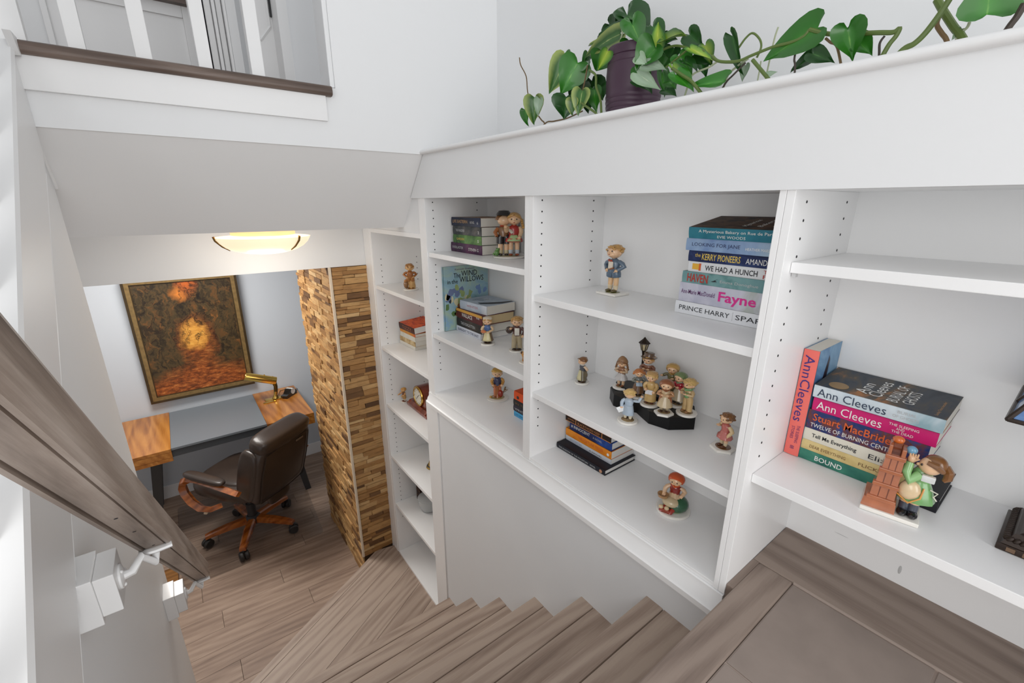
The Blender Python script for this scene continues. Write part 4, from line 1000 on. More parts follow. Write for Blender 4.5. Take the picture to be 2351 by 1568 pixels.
for lab, y, L, D, T_, cov, pg, tx, hd in [
    ('white paperback at the bottom of the stack before the picture book', 1.676, 0.196, 0.17, 0.026, flat_c('lilac_white', (204, 208, 218)), PAGESW, [('SUNLIGHT TO THE EAST', 0.014, 0.180, 0.013, 0.011, INKN)], False),
    ('black paperback second from the bottom before the picture book', 1.672, 0.196, 0.165, 0.037, art('black_gilt', [(20, 18, 18), (36, 30, 26), (60, 50, 40)], 14), PAGES, [('THE FORGOTTEN', 0.036, 0.150, 0.018, 0.013, INKG)], False),
    ('maroon and gold book beneath the pale blue one', 1.672, 0.204, 0.165, 0.042, art('maroon_jacket', [(70, 20, 20), (96, 28, 28)], 8), P('buff_pages', (206, 184, 142), 0.8), [('WALLACE', 0.046, 0.130, 0.019, 0.016, INKW), ('THE', 0.160, 0.185, 0.026, 0.007, INKW)], True)]:
    bb = book(lab, (x0, y, z), L, D, T_, cov, pages=pg, texts=tx, hard=hd); z += T_+0.0003
patch(bb, 0.0, 0.204, 0.030, 0.0418, P('gold_band', (206, 150, 50), 0.4), 'gold_band')
b = book('pale blue-white paperback with dark ink cover on top before the picture book', (x0+0.006, 1.650, z), 0.186, 0.155, 0.037, art('snow_cover', [(198, 206, 216), (176, 188, 202), (210, 214, 220)], 9), texts=[('WINTER', 0.05, 0.13, 0.020, 0.010, P('rose_ink', (176, 112, 120), 0.5))], yaw=0.08)
q = [(0.10, 0.02), (0.13, 0.012), (0.16, 0.05), (0.18, 0.09), (0.182, 0.15), (0.165, 0.152), (0.15, 0.10), (0.125, 0.055)]
m = MB(); m.prism(q, 'z', 0.0370, 0.0373); m.done('cover_print', INK, b, smooth=False)
for s, xx, yy in (('NOTES', 0.045, 0.065), ('SNOW', 0.075, 0.075)): text(b, s, (xx, yy, 0.0374), 0.055, 0.014, P('grey_ink', (110, 118, 130), 0.5), 'cover')
# sill of this bay: orange book stack behind the divider
z = ZS; x0 = 1.0
for lab, y, T_, cov, tx in [
    ('bright blue paperback at the bottom, half behind the divider', 1.300, 0.0225, flat_c('cyan_jacket', (74, 160, 206)), [('J.D. BARKER', 0.006, 0.10, 0.011, 0.009, P('deep_cyan', (40, 110, 160), 0.5))]),
    ('violet-black paperback above the bright blue one', 1.304, 0.025, art('violet_black', [(26, 22, 34), (50, 44, 66)], 10), [('WINTER SEA', 0.010, 0.12, 0.012, 0.009, INKG)]),
    ('black paperback under the orange one, half behind the divider', 1.304, 0.026, flat_c('plain_black', (24, 22, 24)), [('IN THE', 0.014, 0.09, 0.012, 0.008, INKB)]),
    ('orange hardback on top, half behind the divider', 1.300, 0.036, flat_c('vivid_orange', (226, 84, 26)), [])]:
    bb = book(lab, (x0, y, z), 0.20, 0.14, T_, cov, texts=tx); z += T_+0.0003
MB().lathe([(0.007, 0), (0.007, 0.0006)], (0.026, -0.0022, 0.014), 12, rot=Matrix.Rotation(PI/2, 3, 'X')).done('publisher_mark', INK, bb)
kn = thing('ornament', 'small black rounded ornament on the orange book behind the divider', 'ornament', (1.05, 1.218, z))
MB().lathe([(0.012, 0), (0.014, 0.004), (0.006, 0.012), (0.012, 0.022), (0.015, 0.034), (0.010, 0.046), (0.0005, 0.05)], seg=16).done('body', P('glossy_black', (24, 22, 22), 0.25), kn)

# --- tall unit: orange topped stack, dark books
z = 1.6195; x0 = 0.962
for lab, y, L, T_, cov, sp, tx in [
    ('white paperback with leaf print at the bottom of the tall unit stack', 2.326, 0.185, 0.020, flat_c('white_leaf', (220, 218, 210)), None, []),
    ('tan mottled paperback second from the bottom in the tall unit', 2.320, 0.182, 0.028, art('tan_mottle', [(120, 96, 66), (190, 160, 110), (214, 196, 156)], 22), None, []),
    ('white and moss green paperback in the middle of the tall unit stack', 2.312, 0.178, 0.027, flat_c('white_leaf', (220, 218, 210)), art('white_moss', [(222, 220, 212), (214, 212, 200), (96, 104, 76)], 7), []),
    ('thin orange and yellow paperback second from the top in the tall unit', 2.310, 0.176, 0.017, art('orange_yellow', [(206, 160, 60), (206, 92, 48)], 9), None, [])]:
    book(lab, (x0, y, z), L, 0.15, T_, cov, sp, texts=tx, yaw=0.04); z += T_+0.0003
book('orange and black paperback on top of the stack in the tall unit', (x0-0.002, 2.314, z), 0.18, 0.155, 0.035, art('flame_cover', [(60, 22, 14), (206, 70, 26), (232, 104, 40), (190, 60, 24)], 14, (1, 2, 1)), art('ember_spine', [(40, 18, 14), (84, 40, 28)], 12), pages=PAGESW, texts=[('TIZZY', 0.04, 0.15, 0.018, 0.020, P('rust_ink', (170, 92, 60), 0.5))], yaw=0.04, tilt=math.radians(4))
BRN = art('brown_binding', [(34, 20, 16), (62, 38, 30), (50, 30, 24)], 30)
for k, yy in enumerate((2.302, 2.272)):
    mu = Matrix(((0, 1, 0, 0.985), (0, 0, -1, yy), (-1, 0, 0, 0.806), (0, 0, 0, 1)))
    b = book(['dark brown bound volume standing at the left on the low shelf', 'dark brown bound volume standing second on the low shelf'][k], None, 0.225, 0.15, 0.026, BRN, hard=True, pages=PAGESW, mat4=mu, bulge=0.004)
    for zz in (0.03, 0.07, 0.15, 0.19): MB().tube([(zz, -0.0005, 0.003), (zz, -0.0045, 0.013), (zz, -0.0005, 0.023)], 0.0016, 6).done('raised_band', P('dull_gold', (140, 110, 70), 0.4, 0.5), b)
# glass bowl
m, nt, bb = new_mat('clear_glass'); bb.inputs['Transmission Weight'].default_value = 0.55; bb.inputs['Roughness'].default_value = 0.05; bb.inputs['Base Color'].default_value = (0.93, 0.95, 0.95, 1); bb.inputs['IOR'].default_value = 1.3
GLASS = m
gb = thing('glass_bowl', 'clear cut glass bowl on the low shelf beside the brown volumes', 'bowl', (1.0, 2.16, 0.5805))
MB().lathe([(0.035, 0), (0.05, 0.006), (0.062, 0.03), (0.066, 0.08), (0.063, 0.08), (0.058, 0.032), (0.045, 0.012), (0.0005, 0.01)], seg=32, wob=0.012, wn=16).done('body', GLASS, gb)
MB().lathe([(0.062, 0.079), (0.067, 0.082), (0.062, 0.085)], seg=32).done('rim', GLASS, gb)
# mantel clock
ck = thing('mantel_clock', 'mahogany mantel clock with round brass-rimmed dial on the tall unit', 'clock', (0.955, 2.13, 1.2675), math.radians(-90))
# local front faces -y -> world -x ; local x -> world -y
MB().box(-0.125, 0.125, -0.012, 0.10, 0.0, 0.018, 0.004).done('plinth', MAHOG, ck)
MB().prism([(-0.012, 0.018), (0.10, 0.018), (0.085, 0.034), (0.004, 0.034)], 'x', -0.11, 0.11).done('moulding', MAHOG, ck, smooth=False)
pr = [(-0.075, 0.034), (0.075, 0.034)]
for i in range(13):
    a = PI*i/12; pr.append((0.075*math.cos(a), 0.085+0.062*math.sin(a)))
MB().prism(pr, 'y', 0.012, 0.085).done('case', MAHOG, ck, ang=30)
rx = Matrix.Rotation(PI/2, 3, 'X')
MB().lathe([(0.055, 0), (0.058, 0.004), (0.055, 0.010), (0.049, 0.011), (0.047, 0.006)], (0, 0.012, 0.088), 32, rot=rx).done('bezel', BRASS, ck)
dial = MB().lathe([(0.0465, 0.0062), (0.0465, 0.0078)], (0, 0.012, 0.088), 32, rot=rx).done('dial', P('ivory_dial', (226, 222, 208), 0.4), ck)
for k in range(12):
    a = 2*PI*k/12; q = Vector((0.039*math.sin(a), 0.0038, 0.088+0.040*math.cos(a))); d_ = Vector((math.sin(a), 0, math.cos(a)))*0.004
    MB().tube([q-d_, q+d_], 0.0012, 4).done('hour_mark', INK, dial)
for a, ln in ((0.9, 0.026), (3.9, 0.036)):
    MB().tube([(0, 0.0032, 0.088), (ln*math.sin(a), 0.0032, 0.088+ln*math.cos(a))], [0.0016, 0.0008], 4).done('hand', INK, dial)

# ================================================================== FIGURINES
FAT = 1.28
def pc(c): return P('glaze_%d_%d_%d' % tuple(c), c, 0.2, coat=0.5, var=0.10, vscale=60)
SKIN = (232, 190, 150); SKIN_P = pc(SKIN)
HAIR = {'blond': (196, 150, 84), 'brown': (128, 84, 44), 'straw': (214, 178, 112), 'dark': (84, 54, 34)}
def fig(label, loc, h, rz, base='round', ground=(150, 126, 88), shoes=(70, 44, 30), legs=SKIN, socks=(226, 222, 210), low=('skirt', (200, 190, 170), 0.30), top=(150, 90, 60),
        sleeve=None, arms=None, hair=('blond', 'short'), hat=None, item=None, brad=0.20, stance=0.055, apron=None, collar=None, head_tilt=0.0, group=None, lean=0.0, cat='figurine', legspread=None, baseh=0.06, legtop=None, skin=None, marks=None):
    """porcelain child figurine, front towards local -y, all measures as fractions of its height"""
    r = thing('figurine', label, cat, loc, rz, group)
    sk = pc(skin) if skin else SKIN_P
    def V(x, y, z_): return Vector((x*h, y*h, z_*h))
    def sc(*a): return [q*h for q in a]
    if base == 'round':
        MB().lathe([(brad*h*0.97, 0), (brad*h, 0.006*h), (brad*h, baseh*h*0.8), (brad*h*0.95, baseh*h)], seg=28).done('base', PORC, r)
    elif base == 'hex':
        MB().lathe([(brad*h, 0), (brad*h, baseh*h*0.85), (brad*h*0.95, baseh*h)], seg=6).done('base', PORC, r, ang=20)
    elif base == 'square':
        MB().box(-brad*h, brad*h, -brad*h*0.85, brad*h*0.85, 0, baseh*h, 0.006*h).done('base', PORC, r, ang=20)
    gz = baseh
    if ground is not None:
        MB().ell((0, 0, gz*h*0.9), (brad*0.66*h, brad*0.60*h, 0.022*h), 20, 6, zmin=0.0).done('ground', pc(ground), r)
    gz += 0.012
    kind, lcol, llow = low
    ltop = 0.46
    for sg in (-1, 1):
        x = sg*stance
        m = MB(); m.ell(V(x, -0.035, gz+0.022), sc(0.038, 0.065, 0.028), 12, 7); m.done('shoe', pc(shoes), r)
        if kind in ('skirt', 'shorts', 'coat', 'dress'):
            MB().tube([V(x, 0.0, gz+0.02), V(x, 0, gz+0.06), V(x, 0, gz+0.10), V(x, 0.005, 0.24), V(x*0.95, 0.005, max(llow+0.05, 0.3))], [q*h for q in (0.028, 0.033, 0.037, 0.040, 0.044)], 12).done('leg', pc(legs) if legs != SKIN else sk, r)
            if socks: MB().tube([V(x, 0, gz+0.03), V(x, 0, gz+0.07), V(x, 0, gz+0.12), V(x, 0, gz+0.125)], [q*h for q in (0.031, 0.037, 0.041, 0.036)], 12).done('sock', pc(socks), r)
        else:
            MB().tube([V(x*1.1, -0.005, gz+0.03), V(x*1.1, 0, gz+0.05), V(x, 0.005, 0.26), V(x*0.8, 0.005, 0.40), V(x*0.6, 0, 0.48)], [q*h for q in (0.052, 0.056, 0.058, 0.066, 0.06)], 14).done('trouser_leg', pc(lcol), r)
    if kind in ('skirt', 'dress'):
        MB().lathe([(0.05*h, (llow+0.01)*h), (0.150*h, llow*h), (0.158*h, (llow+0.012)*h), (0.142*h, (llow+0.08)*h), (0.105*h, 0.42*h), (0.082*h, 0.50*h), (0.04*h, 0.52*h)], seg=30, sy=0.86, wob=0.035, wn=9).done('skirt', pc(lcol), r)
    elif kind == 'shorts':
        for sg in (-1, 1):
            MB().tube([V(sg*stance*1.15, 0, llow), V(sg*stance*1.1, 0, llow+0.012), V(sg*stance, 0, 0.40), V(sg*stance*0.7, 0, 0.47)], [q*h for q in (0.058, 0.066, 0.070, 0.07)], 14).done('shorts_leg', pc(lcol), r)
    elif kind == 'coat':
        MB().lathe([(0.05*h, (llow+0.005)*h), (0.125*h, llow*h), (0.13*h, (llow+0.012)*h), (0.115*h, 0.36*h), (0.098*h, 0.48*h), (0.05*h, 0.52*h)], seg=28, sy=0.85, wob=0.02, wn=5).done('coat_skirt', pc(lcol), r)
    if apron:
        m = MB(); rows_ = []
        for i in range(6):
            t = i/5; zz = 0.49-(0.49-llow-0.02)*t; rr = (0.085+0.07*t)*1.05; row = []
            for j in range(9):
                a = -PI/2+(-0.85+1.7*j/8)*(0.75+0.25*t)
                row.append(m.bm.verts.new(V(rr*math.cos(a), rr*0.9*math.sin(a)-0.004, zz)))
            rows_.append(row)
        for i in range(5):
            for j in range(8): m.bm.faces.new((rows_[i][j], rows_[i][j+1], rows_[i+1][j+1], rows_[i+1][j]))
        o = m.done('apron', pc(apron), r); sm = o.modifiers.new('thick', 'SOLIDIFY'); sm.thickness = 0.006*h
    # torso
    MB().lathe([(0.088*h, 0.43*h), (0.094*h, 0.46*h), (0.088*h, 0.52*h), (0.100*h, 0.60*h), (0.088*h, 0.655*h), (0.045*h, 0.69*h), (0.035*h, 0.70*h)], (0, lean*h*0.3, 0), 20, sy=0.78).done('torso', pc(top), r)
    if collar: MB().lathe([(0.06*h, 0.665*h), (0.072*h, 0.67*h), (0.05*h, 0.70*h), (0.04*h, 0.70*h)], (0, 0, 0), 18, sy=0.9).done('collar', pc(collar), r)
    # arms
    if arms is None: arms = [((-0.135, -0.01, 0.54), (-0.105, -0.09, 0.47)), ((0.135, -0.01, 0.54), (0.105, -0.09, 0.47))]
    for sg, (el, ha) in zip((-1, 1), arms):
        s0 = V(sg*0.085, 0, 0.645); e = V(*el); ha = V(*ha)
        a_ = MB().tube([s0, s0.lerp(e, 0.5)+V(sg*0.012, 0, 0.005), e, e.lerp(ha, 0.5), e.lerp(ha, 0.85)], [q*h for q in (0.036, 0.042, 0.040, 0.036, 0.035)], 12).done('arm', pc(sleeve or top), r)
        hd = MB(); hd.ell(ha, sc(0.03, 0.03, 0.03), 12, 8)
        d = (ha-e).normalized(); sd = Vector((-d.y, d.x, 0)); sd = sd.normalized() if sd.length > 0.1 else Vector((1, 0, 0))
        for j in range(4):
            off = sd*(j-1.5)*0.013*h; hd.tube([ha+off, ha+off+d*0.03*h, ha+off+d*0.044*h+Vector((0, 0, -0.006*h))], [0.0095*h, 0.009*h, 0.006*h], 6)
        hd.tube([ha, ha-sd*sg*0.028*h+d*0.01*h, ha-sd*sg*0.03*h+d*0.028*h], [0.012*h, 0.010*h, 0.007*h], 6)
        hd.done('hand', sk, a_)
    # head and face
    hc = V(0, -0.008+lean*0.5, 0.815); R_h = 0.118
    hr = Matrix.Rotation(head_tilt, 3, 'X')
    MB().tube([V(0, 0, 0.67), V(0, -0.004, 0.73)], [0.036*h, 0.034*h], 10).done('neck', sk, r)
    hm = MB(); hm.ell(hc, sc(R_h, R_h*0.98, R_h*1.03), 20, 14, rot=hr); hm.ell(hc+hr @ V(0, -0.045, -0.045), sc(0.082, 0.07, 0.062), 14, 9)
    for sg in (-1, 1):
        hm.ell(hc+hr @ V(sg*R_h*0.98, 0.0, -0.02), sc(0.014, 0.024, 0.03), 8, 6)
    head = hm.done('head', sk, r, ang=80)
    MB().ell(hc+hr @ V(0, -R_h*1.0, -0.028), sc(0.018, 0.018, 0.016), 8, 6).done('nose', sk, head)
    for sg in (-1, 1):
        MB().ell(hc+hr @ V(sg*0.042, -R_h*0.905, 0.0), sc(0.013, 0.008, 0.017), 8, 6).done('eye', pc((52, 36, 28)), head)
    MB().ell(hc+hr @ V(0, -R_h*0.93, -0.064), sc(0.020, 0.008, 0.008), 8, 6).done('mouth', pc((176, 74, 60)), head)
    # hair
    if hair:
        hcq = pc(HAIR[hair[0]] if isinstance(hair[0], str) else hair[0]); st = hair[1]
        rr = random.Random(int(loc[1]*1000)+int(h*5000))
        m = MB(); m.ell(hc+hr @ V(0, 0.022, 0.022), sc(R_h*1.06, R_h*1.04, R_h*1.04), 20, 12, rot=hr @ Matrix.Rotation(0.5, 3, 'X'), zmin=-0.35)
        if st in ('short', 'curly'):
            for k in range(22):
                a = rr.uniform(0, 2*PI); el = rr.uniform(0.15, 1.4)
                d = Vector((math.cos(a)*math.cos(el), math.sin(a)*math.cos(el)+0.15, math.sin(el)))
                if d.y < -0.75 and d.z < 0.45: continue
                m.ell(hc+hr @ (d*R_h*1.03*h), [q*h for q in (0.036, 0.036, 0.028)], 8, 6)
        if st == 'short':
            m.tube([hc+hr @ V(-0.05, -R_h*0.86, 0.068), hc+hr @ V(0, -R_h*0.95, 0.085), hc+hr @ V(0.06, -R_h*0.8, 0.075)], [0.018*h, 0.026*h, 0.018*h], 8)
        if st == 'bun': m.ell(hc+hr @ V(0, 0.085, 0.085), sc(0.05, 0.05, 0.045), 10, 8)
        if st in ('bun', 'braids', 'pig'):
            for sg in (-1, 1): m.tube([hc+hr @ V(sg*0.01, -R_h*0.82, 0.095), hc+hr @ V(sg*0.075, -R_h*0.75, 0.06), hc+hr @ V(sg*0.11, -R_h*0.3, 0.02)], [0.02*h, 0.028*h, 0.02*h], 8)
        hair_o = m.done('hair', hcq, r, ang=80)
        if st in ('braids', 'pig'):
            for sg in (-1, 1):
                mb = MB()
                n = 4 if st == 'braids' else 2
                for k in range(n): mb.ell(hc+hr @ V(sg*(0.125+0.01*k), 0.0, -0.02-0.05*k+(0.05 if st == 'pig' else 0)), sc(0.03, 0.03, 0.034), 8, 6)
                mb.done('braid', hcq, hair_o)
    if hat:
        kind_h, hcol = hat[:2]; hp = pc(hcol)
        if kind_h == 'cone':
            MB().lathe([(0.10*h, 0.0), (0.132*h, 0.008*h), (0.128*h, 0.05*h), (0.095*h, 0.13*h), (0.045*h, 0.19*h), (0.001*h, 0.215*h)], hc+V(0, 0.012, 0.02), 20, rot=hr @ Matrix.Rotation(0.12, 3, 'X')).done('hat', hp, r)
        elif kind_h == 'top':
            MB().lathe([(0.10*h, 0.0), (0.165*h, 0.0), (0.17*h, 0.012*h), (0.112*h, 0.026*h), (0.104*h, 0.05*h), (0.108*h, 0.125*h), (0.09*h, 0.135*h), (0.001*h, 0.137*h)], hc+V(0, 0.01, 0.055), 24, rot=hr @ Matrix.Rotation(-0.1, 3, 'X')).done('hat', hp, r)
        elif kind_h == 'beret':
            MB().lathe([(0.09*h, 0.0), (0.12*h, 0.02*h), (0.115*h, 0.06*h), (0.07*h, 0.09*h), (0.001*h, 0.095*h)], hc+V(0, 0.01, 0.06), 20, rot=hr @ Matrix.Rotation(0.1, 3, 'X')).done('hat', hp, r)
        elif kind_h in ('scarf', 'hood'):
            m = MB(); m.ell(hc+hr @ V(0, 0.025, 0.012), sc(R_h*1.24, R_h*1.22, R_h*1.20), 24, 16, rot=hr @ Matrix.Rotation(-1.02, 3, 'X'), zmin=-0.50)
            m.done('headscarf', hp, r)
            MB().tube([hc+hr @ V(-0.075, -0.02, -0.105), hc+hr @ V(0, -0.07, -0.138), hc+hr @ V(0.075, -0.02, -0.105)], [0.018*h, 0.026*h, 0.018*h], 10).done('scarf_knot', hp, r)
    if item: item(r, h, V, sc)
    r.scale = (FAT, FAT, 1.0)
    return r
def songbook(col=(214, 218, 224), z=0.50, y=-0.15, open_=True):
    def f(r, h, V, sc):
        for sg in (-1, 1):
            m = MB(); m.box(0, 0.075*h, -0.006*h, 0.006*h, -0.055*h, 0.055*h)
            m.xf(Matrix.Translation(V(0, y, z)) @ Matrix.Rotation(-0.5, 4, 'X') @ Matrix.Rotation((0.25 if sg > 0 else PI-0.25), 4, 'Z'))
            m.done('music_sheet', pc(col), r, smooth=False)
    return f
def basket(x, y, z, col=(150, 104, 56)):
    def f(r, h, V, sc):
        b_ = MB().lathe([(0.03*h, 0), (0.055*h, 0.02*h), (0.06*h, 0.06*h), (0.05*h, 0.058*h), (0.03*h, 0.03*h)], V(x, y, z), 16, wob=0.03, wn=8).done('basket', pc(col), r)
        MB().tube([V(x-0.055, y, z+0.055), V(x-0.03, y, z+0.12), V(x+0.03, y, z+0.12), V(x+0.055, y, z+0.055)], 0.008*h, 6).done('handle', pc(col), b_)
    return f
UP = [((-0.14, -0.04, 0.56), (-0.05, -0.13, 0.58)), ((0.14, -0.04, 0.56), (0.05, -0.13, 0.58))]
HIPS = [((-0.175, 0.02, 0.55), (-0.09, -0.05, 0.47)), ((0.175, 0.02, 0.55), (0.09, -0.05, 0.47))]
BEHIND = [((-0.14, 0.06, 0.53), (-0.05, 0.11, 0.46)), ((0.14, 0.06, 0.53), (0.05, 0.11, 0.46))]
def face(x, y, extra=0):  # turn the front towards the stairs
    return math.atan2(-y, -x)+PI/2+math.radians(extra)
GF = 'porcelain child figurines on the white shelves'

def suspender(r, h, V, sc):
    MB().tube([V(-0.03, -0.085, 0.66), V(-0.012, -0.105, 0.655), V(0, -0.10, 0.66), V(0.012, -0.105, 0.655), V(0.03, -0.085, 0.66)], [0.02*h, 0.014*h, 0.008*h, 0.014*h, 0.02*h], 8).done('bow_tie', pc((176, 60, 36)), r)
    MB().box(-0.045*h, 0.045*h, -0.088*h, -0.07*h, 0.50*h, 0.64*h, 0.01*h).done('shirt_front', pc((226, 214, 196)), r)
    MB().tube([V(0.02, -0.115, 0.50), V(0.09, -0.11, 0.53)], 0.016*h, 8).done('violin_neck', pc((140, 84, 44)), r)
fig('tall porcelain boy in blue jacket and bow tie gazing up on the upper shelf', (1.060, 0.885, 2.1175), 0.157, face(1.06, 0.885, -42), base='square', ground=(110, 110, 60), shoes=(96, 84, 52), socks=(226, 208, 176), legs=(226, 186, 140), low=('shorts', (84, 104, 124), 0.33), top=(92, 110, 128), arms=HIPS, hair=('blond', 'short'), item=suspender, brad=0.19, baseh=0.045, head_tilt=-0.2)
def clogs(r, h, V, sc):
    MB().ell(V(0.0, 0.05, 0.30), sc(0.12, 0.10, 0.18), 14, 10).done('bustle', pc((120, 104, 78)), r)
fig('small porcelain girl with cream apron at the left of the choir shelf', (1.041, 0.975, 1.7985), 0.098, face(1.04, 0.98, -60), ground=(86, 60, 40), shoes=(60, 40, 30), low=('dress', (104, 94, 72), 0.13), top=(60, 62, 70), sleeve=(220, 190, 160), apron=(206, 196, 150), collar=(226, 222, 214), arms=BEHIND, hair=('brown', 'bun'), item=clogs, brad=0.2)
fig('porcelain girl in rose pink dress at the right end of the choir shelf', (1.013, 0.462, 1.7985), 0.101, face(1.013, 0.46, -52), base='hex', ground=(112, 76, 44), shoes=(96, 56, 34), socks=(214, 196, 164), low=('dress', (196, 112, 104), 0.30), top=(190, 104, 96), sleeve=(224, 196, 150), arms=[((-0.14, -0.02, 0.56), (-0.10, -0.10, 0.60)), ((0.15, 0.03, 0.53), (0.13, -0.03, 0.42))], hair=('brown', 'curly'), brad=0.24)
# girl kneeling with a basket on the sill
def sill_item(r, h, V, sc):
    MB().ell(V(0.06, 0.02, 0.20), sc(0.20, 0.20, 0.20), 16, 10, zmin=-0.6).done('green_skirt', pc((44, 92, 62)), r)
    MB().ell(V(-0.03, -0.09, 0.28), sc(0.16, 0.13, 0.12), 16, 10).done('cream_apron', pc((206, 186, 150)), r)
    b_ = MB().lathe([(0.05*h, 0), (0.09*h, 0.02*h), (0.10*h, 0.08*h), (0.08*h, 0.078*h), (0.04*h, 0.03*h)], V(-0.17, -0.12, 0.36), 16).done('basket', pc((176, 132, 84)), r)
    MB().box(-0.17*h, 0.0, -0.24*h, -0.16*h, 0.06*h, 0.15*h, 0.01*h).done('bench', pc((150, 56, 30)), r)
    for k in range(2):
        MB().ell(V(-0.16+0.1*k, -0.21, 0.17), sc(0.045, 0.04, 0.05), 10, 8).done('chick', pc((216, 190, 150)), r)
    for sg in (-1, 1): MB().tube([V(sg*0.06, -0.08, 0.17), V(sg*0.08-0.06, -0.19, 0.12), V(sg*0.08-0.08, -0.22, 0.07)], [0.05*h, 0.045*h, 0.04*h], 10).done('stocking', pc((160, 44, 30)), r)
fig('seated porcelain girl in orange headscarf and green skirt on the sill', (1.0, 0.566, ZS), 0.120, face(1.02, 0.577, -12), ground=(176, 190, 150), shoes=(120, 40, 26), low=('dress', (206, 176, 140), 0.20), top=(140, 36, 28), sleeve=(222, 186, 150), hair=('brown', 'plain'), hat=('scarf', (206, 84, 32)), item=sill_item, brad=0.30, arms=[((-0.16, -0.05, 0.55), (-0.16, -0.12, 0.47)), ((0.17, 0.0, 0.56), (0.14, -0.08, 0.50))])

# --- choir on its black stand
st = thing('display_stand', 'black curved tiered stand carrying the porcelain choir', 'stand', (0, 0, 1.7985))
BLK = P('satin_black', (11, 11, 12), 0.38, spec=0.3)
back = [(1.105, 0.600), (1.120, 0.66), (1.125, 0.74), (1.105, 0.81), (1.070, 0.845)]
front = [(1.020, 0.834), (0.987, 0.792), (0.986, 0.752), (1.003, 0.718), (0.990, 0.690), (0.975, 0.656), (0.987, 0.600), (1.045, 0.560)]
MB().prism(front+back, 'z', 0.0, 0.037).done('platform', BLK, st, ang=25)
MB().prism([(1.050, 0.838), (1.030, 0.80), (1.045, 0.745), (1.055, 0.69), (1.075, 0.655), (1.115, 0.66), (1.125, 0.74), (1.105, 0.81), (1.070, 0.845)], 'z', 0.037, 0.046).done('upper_tier', BLK, st, ang=25)
ZC = 1.7985+0.0375; ZC2 = ZC+0.009
CG = 'choir of porcelain children'
def cloak(col):
    def f(r, h, V, sc): MB().lathe([(0.12*h, 0.30*h), (0.14*h, 0.32*h), (0.12*h, 0.50*h), (0.07*h, 0.66*h)], V(0, 0.03, 0), 18, sy=0.8).done('cloak', pc(col), r)
    return f
fig('choir girl with pointed brown hat at the left of the black stand', (1.042, 0.812, ZC2-0.0085), 0.100, face(1.04, 0.81, -25), low=('dress', (196, 192, 190), 0.28), top=(150, 104, 72), sleeve=(206, 178, 146), shoes=(140, 86, 54), socks=(214, 184, 150), arms=UP, hair=('brown', 'braids'), hat=('cone', (150, 112, 76)), group=CG)
fig('choir boy with brown top hat beside the street lamp', (1.088, 0.752, ZC2), 0.112, face(1.088, 0.75, -20), low=('coat', (186, 190, 194), 0.16), top=(150, 100, 74), sleeve=(142, 92, 70), collar=(206, 214, 216), shoes=(96, 60, 40), arms=UP, hair=('blond', 'short'), hat=('top', (104, 80, 62)), group=CG)
fig('choir girl with red pigtails reading a blue sheet', (1.028, 0.738, ZC), 0.092, face(1.03, 0.74, 8), low=('dress', (120, 84, 54), 0.16), top=(116, 120, 116), sleeve=(124, 126, 116), arms=UP, hair=((196, 120, 60), 'pig'), item=songbook((176, 196, 214)), group=CG)
fig('choir child in long straw-yellow coat at the front of the stand', (1.010, 0.682, ZC), 0.104, face(1.01, 0.68, -15), low=('coat', (206, 172, 112), 0.13), top=(206, 172, 112), shoes=(84, 30, 24), arms=[((-0.13, -0.03, 0.54), (-0.08, -0.12, 0.50)), ((0.13, -0.03, 0.54), (0.10, -0.13, 0.46))], hair=('straw', 'short'), hat=('beret', (200, 160, 104)), item=songbook((226, 226, 228), 0.44), group=CG)
fig('choir girl in olive hood at the back of the stand', (1.092, 0.672, ZC2), 0.104, face(1.09, 0.67, -10), low=('coat', (104, 96, 62), 0.16), top=(116, 108, 66), sleeve=(108, 100, 60), arms=[((-0.17, -0.02, 0.60), (-0.20, -0.06, 0.60)), ((0.14, -0.05, 0.57), (0.04, -0.12, 0.57))], hair=('brown', 'plain'), hat=('hood', (196, 156, 88)), group=CG)
fig('choir girl in rust brown shawl and cream dress in the front row', (0.994, 0.624, ZC), 0.103, face(0.99, 0.62, -5), base='hex', low=('dress', (206, 186, 150), 0.22), top=(206, 180, 140), sleeve=(190, 140, 96), arms=UP, hair=('brown', 'plain'), hat=('hood', (150, 90, 56)), socks=(176, 160, 130), item=cloak((160, 100, 66)), group=CG)
fig('choir girl with green headscarf and red blouse on the stand', (1.070, 0.632, ZC), 0.104, face(1.07, 0.63, -35), low=('dress', (196, 180, 150), 0.18), top=(180, 44, 58), sleeve=(184, 48, 62), arms=UP, hair=('blond', 'plain'), hat=('scarf', (116, 136, 90)), shoes=(50, 36, 30), group=CG)
def greenscarf(r, h, V, sc):
    MB().tube([V(-0.07, -0.03, 0.69), V(0, -0.09, 0.67), V(0.07, -0.03, 0.69), V(0.03, 0.07, 0.70), V(-0.05, 0.06, 0.70), V(-0.07, -0.03, 0.69)], 0.03*h, 10).done('scarf', pc((112, 160, 104)), r)
    MB().ell(V(0.05, -0.10, 0.55), sc(0.06, 0.05, 0.07), 12, 8).done('scarf_end', pc((112, 160, 104)), r)
fig('choir boy with green scarf and tan suit at the right of the stand', (1.042, 0.586, ZC), 0.108, face(1.04, 0.59, -45), low=('trousers', (206, 174, 122), 0.1), top=(206, 176, 128), arms=UP, hair=('straw', 'short'), shoes=(150, 104, 64), item=greenscarf, group=CG)
def sheet_behind(r, h, V, sc):
    m = MB(); m.box(-0.09*h, 0.09*h, -0.01*h, 0.01*h, -0.07*h, 0.07*h, 0.004*h)
    m.xf(Matrix.Translation(V(0.13, 0.07, 0.36)) @ Matrix.Rotation(0.5, 4, 'Y') @ Matrix.Rotation(0.5, 4, 'Z')); m.done('music_book', pc((228, 230, 232)), r)
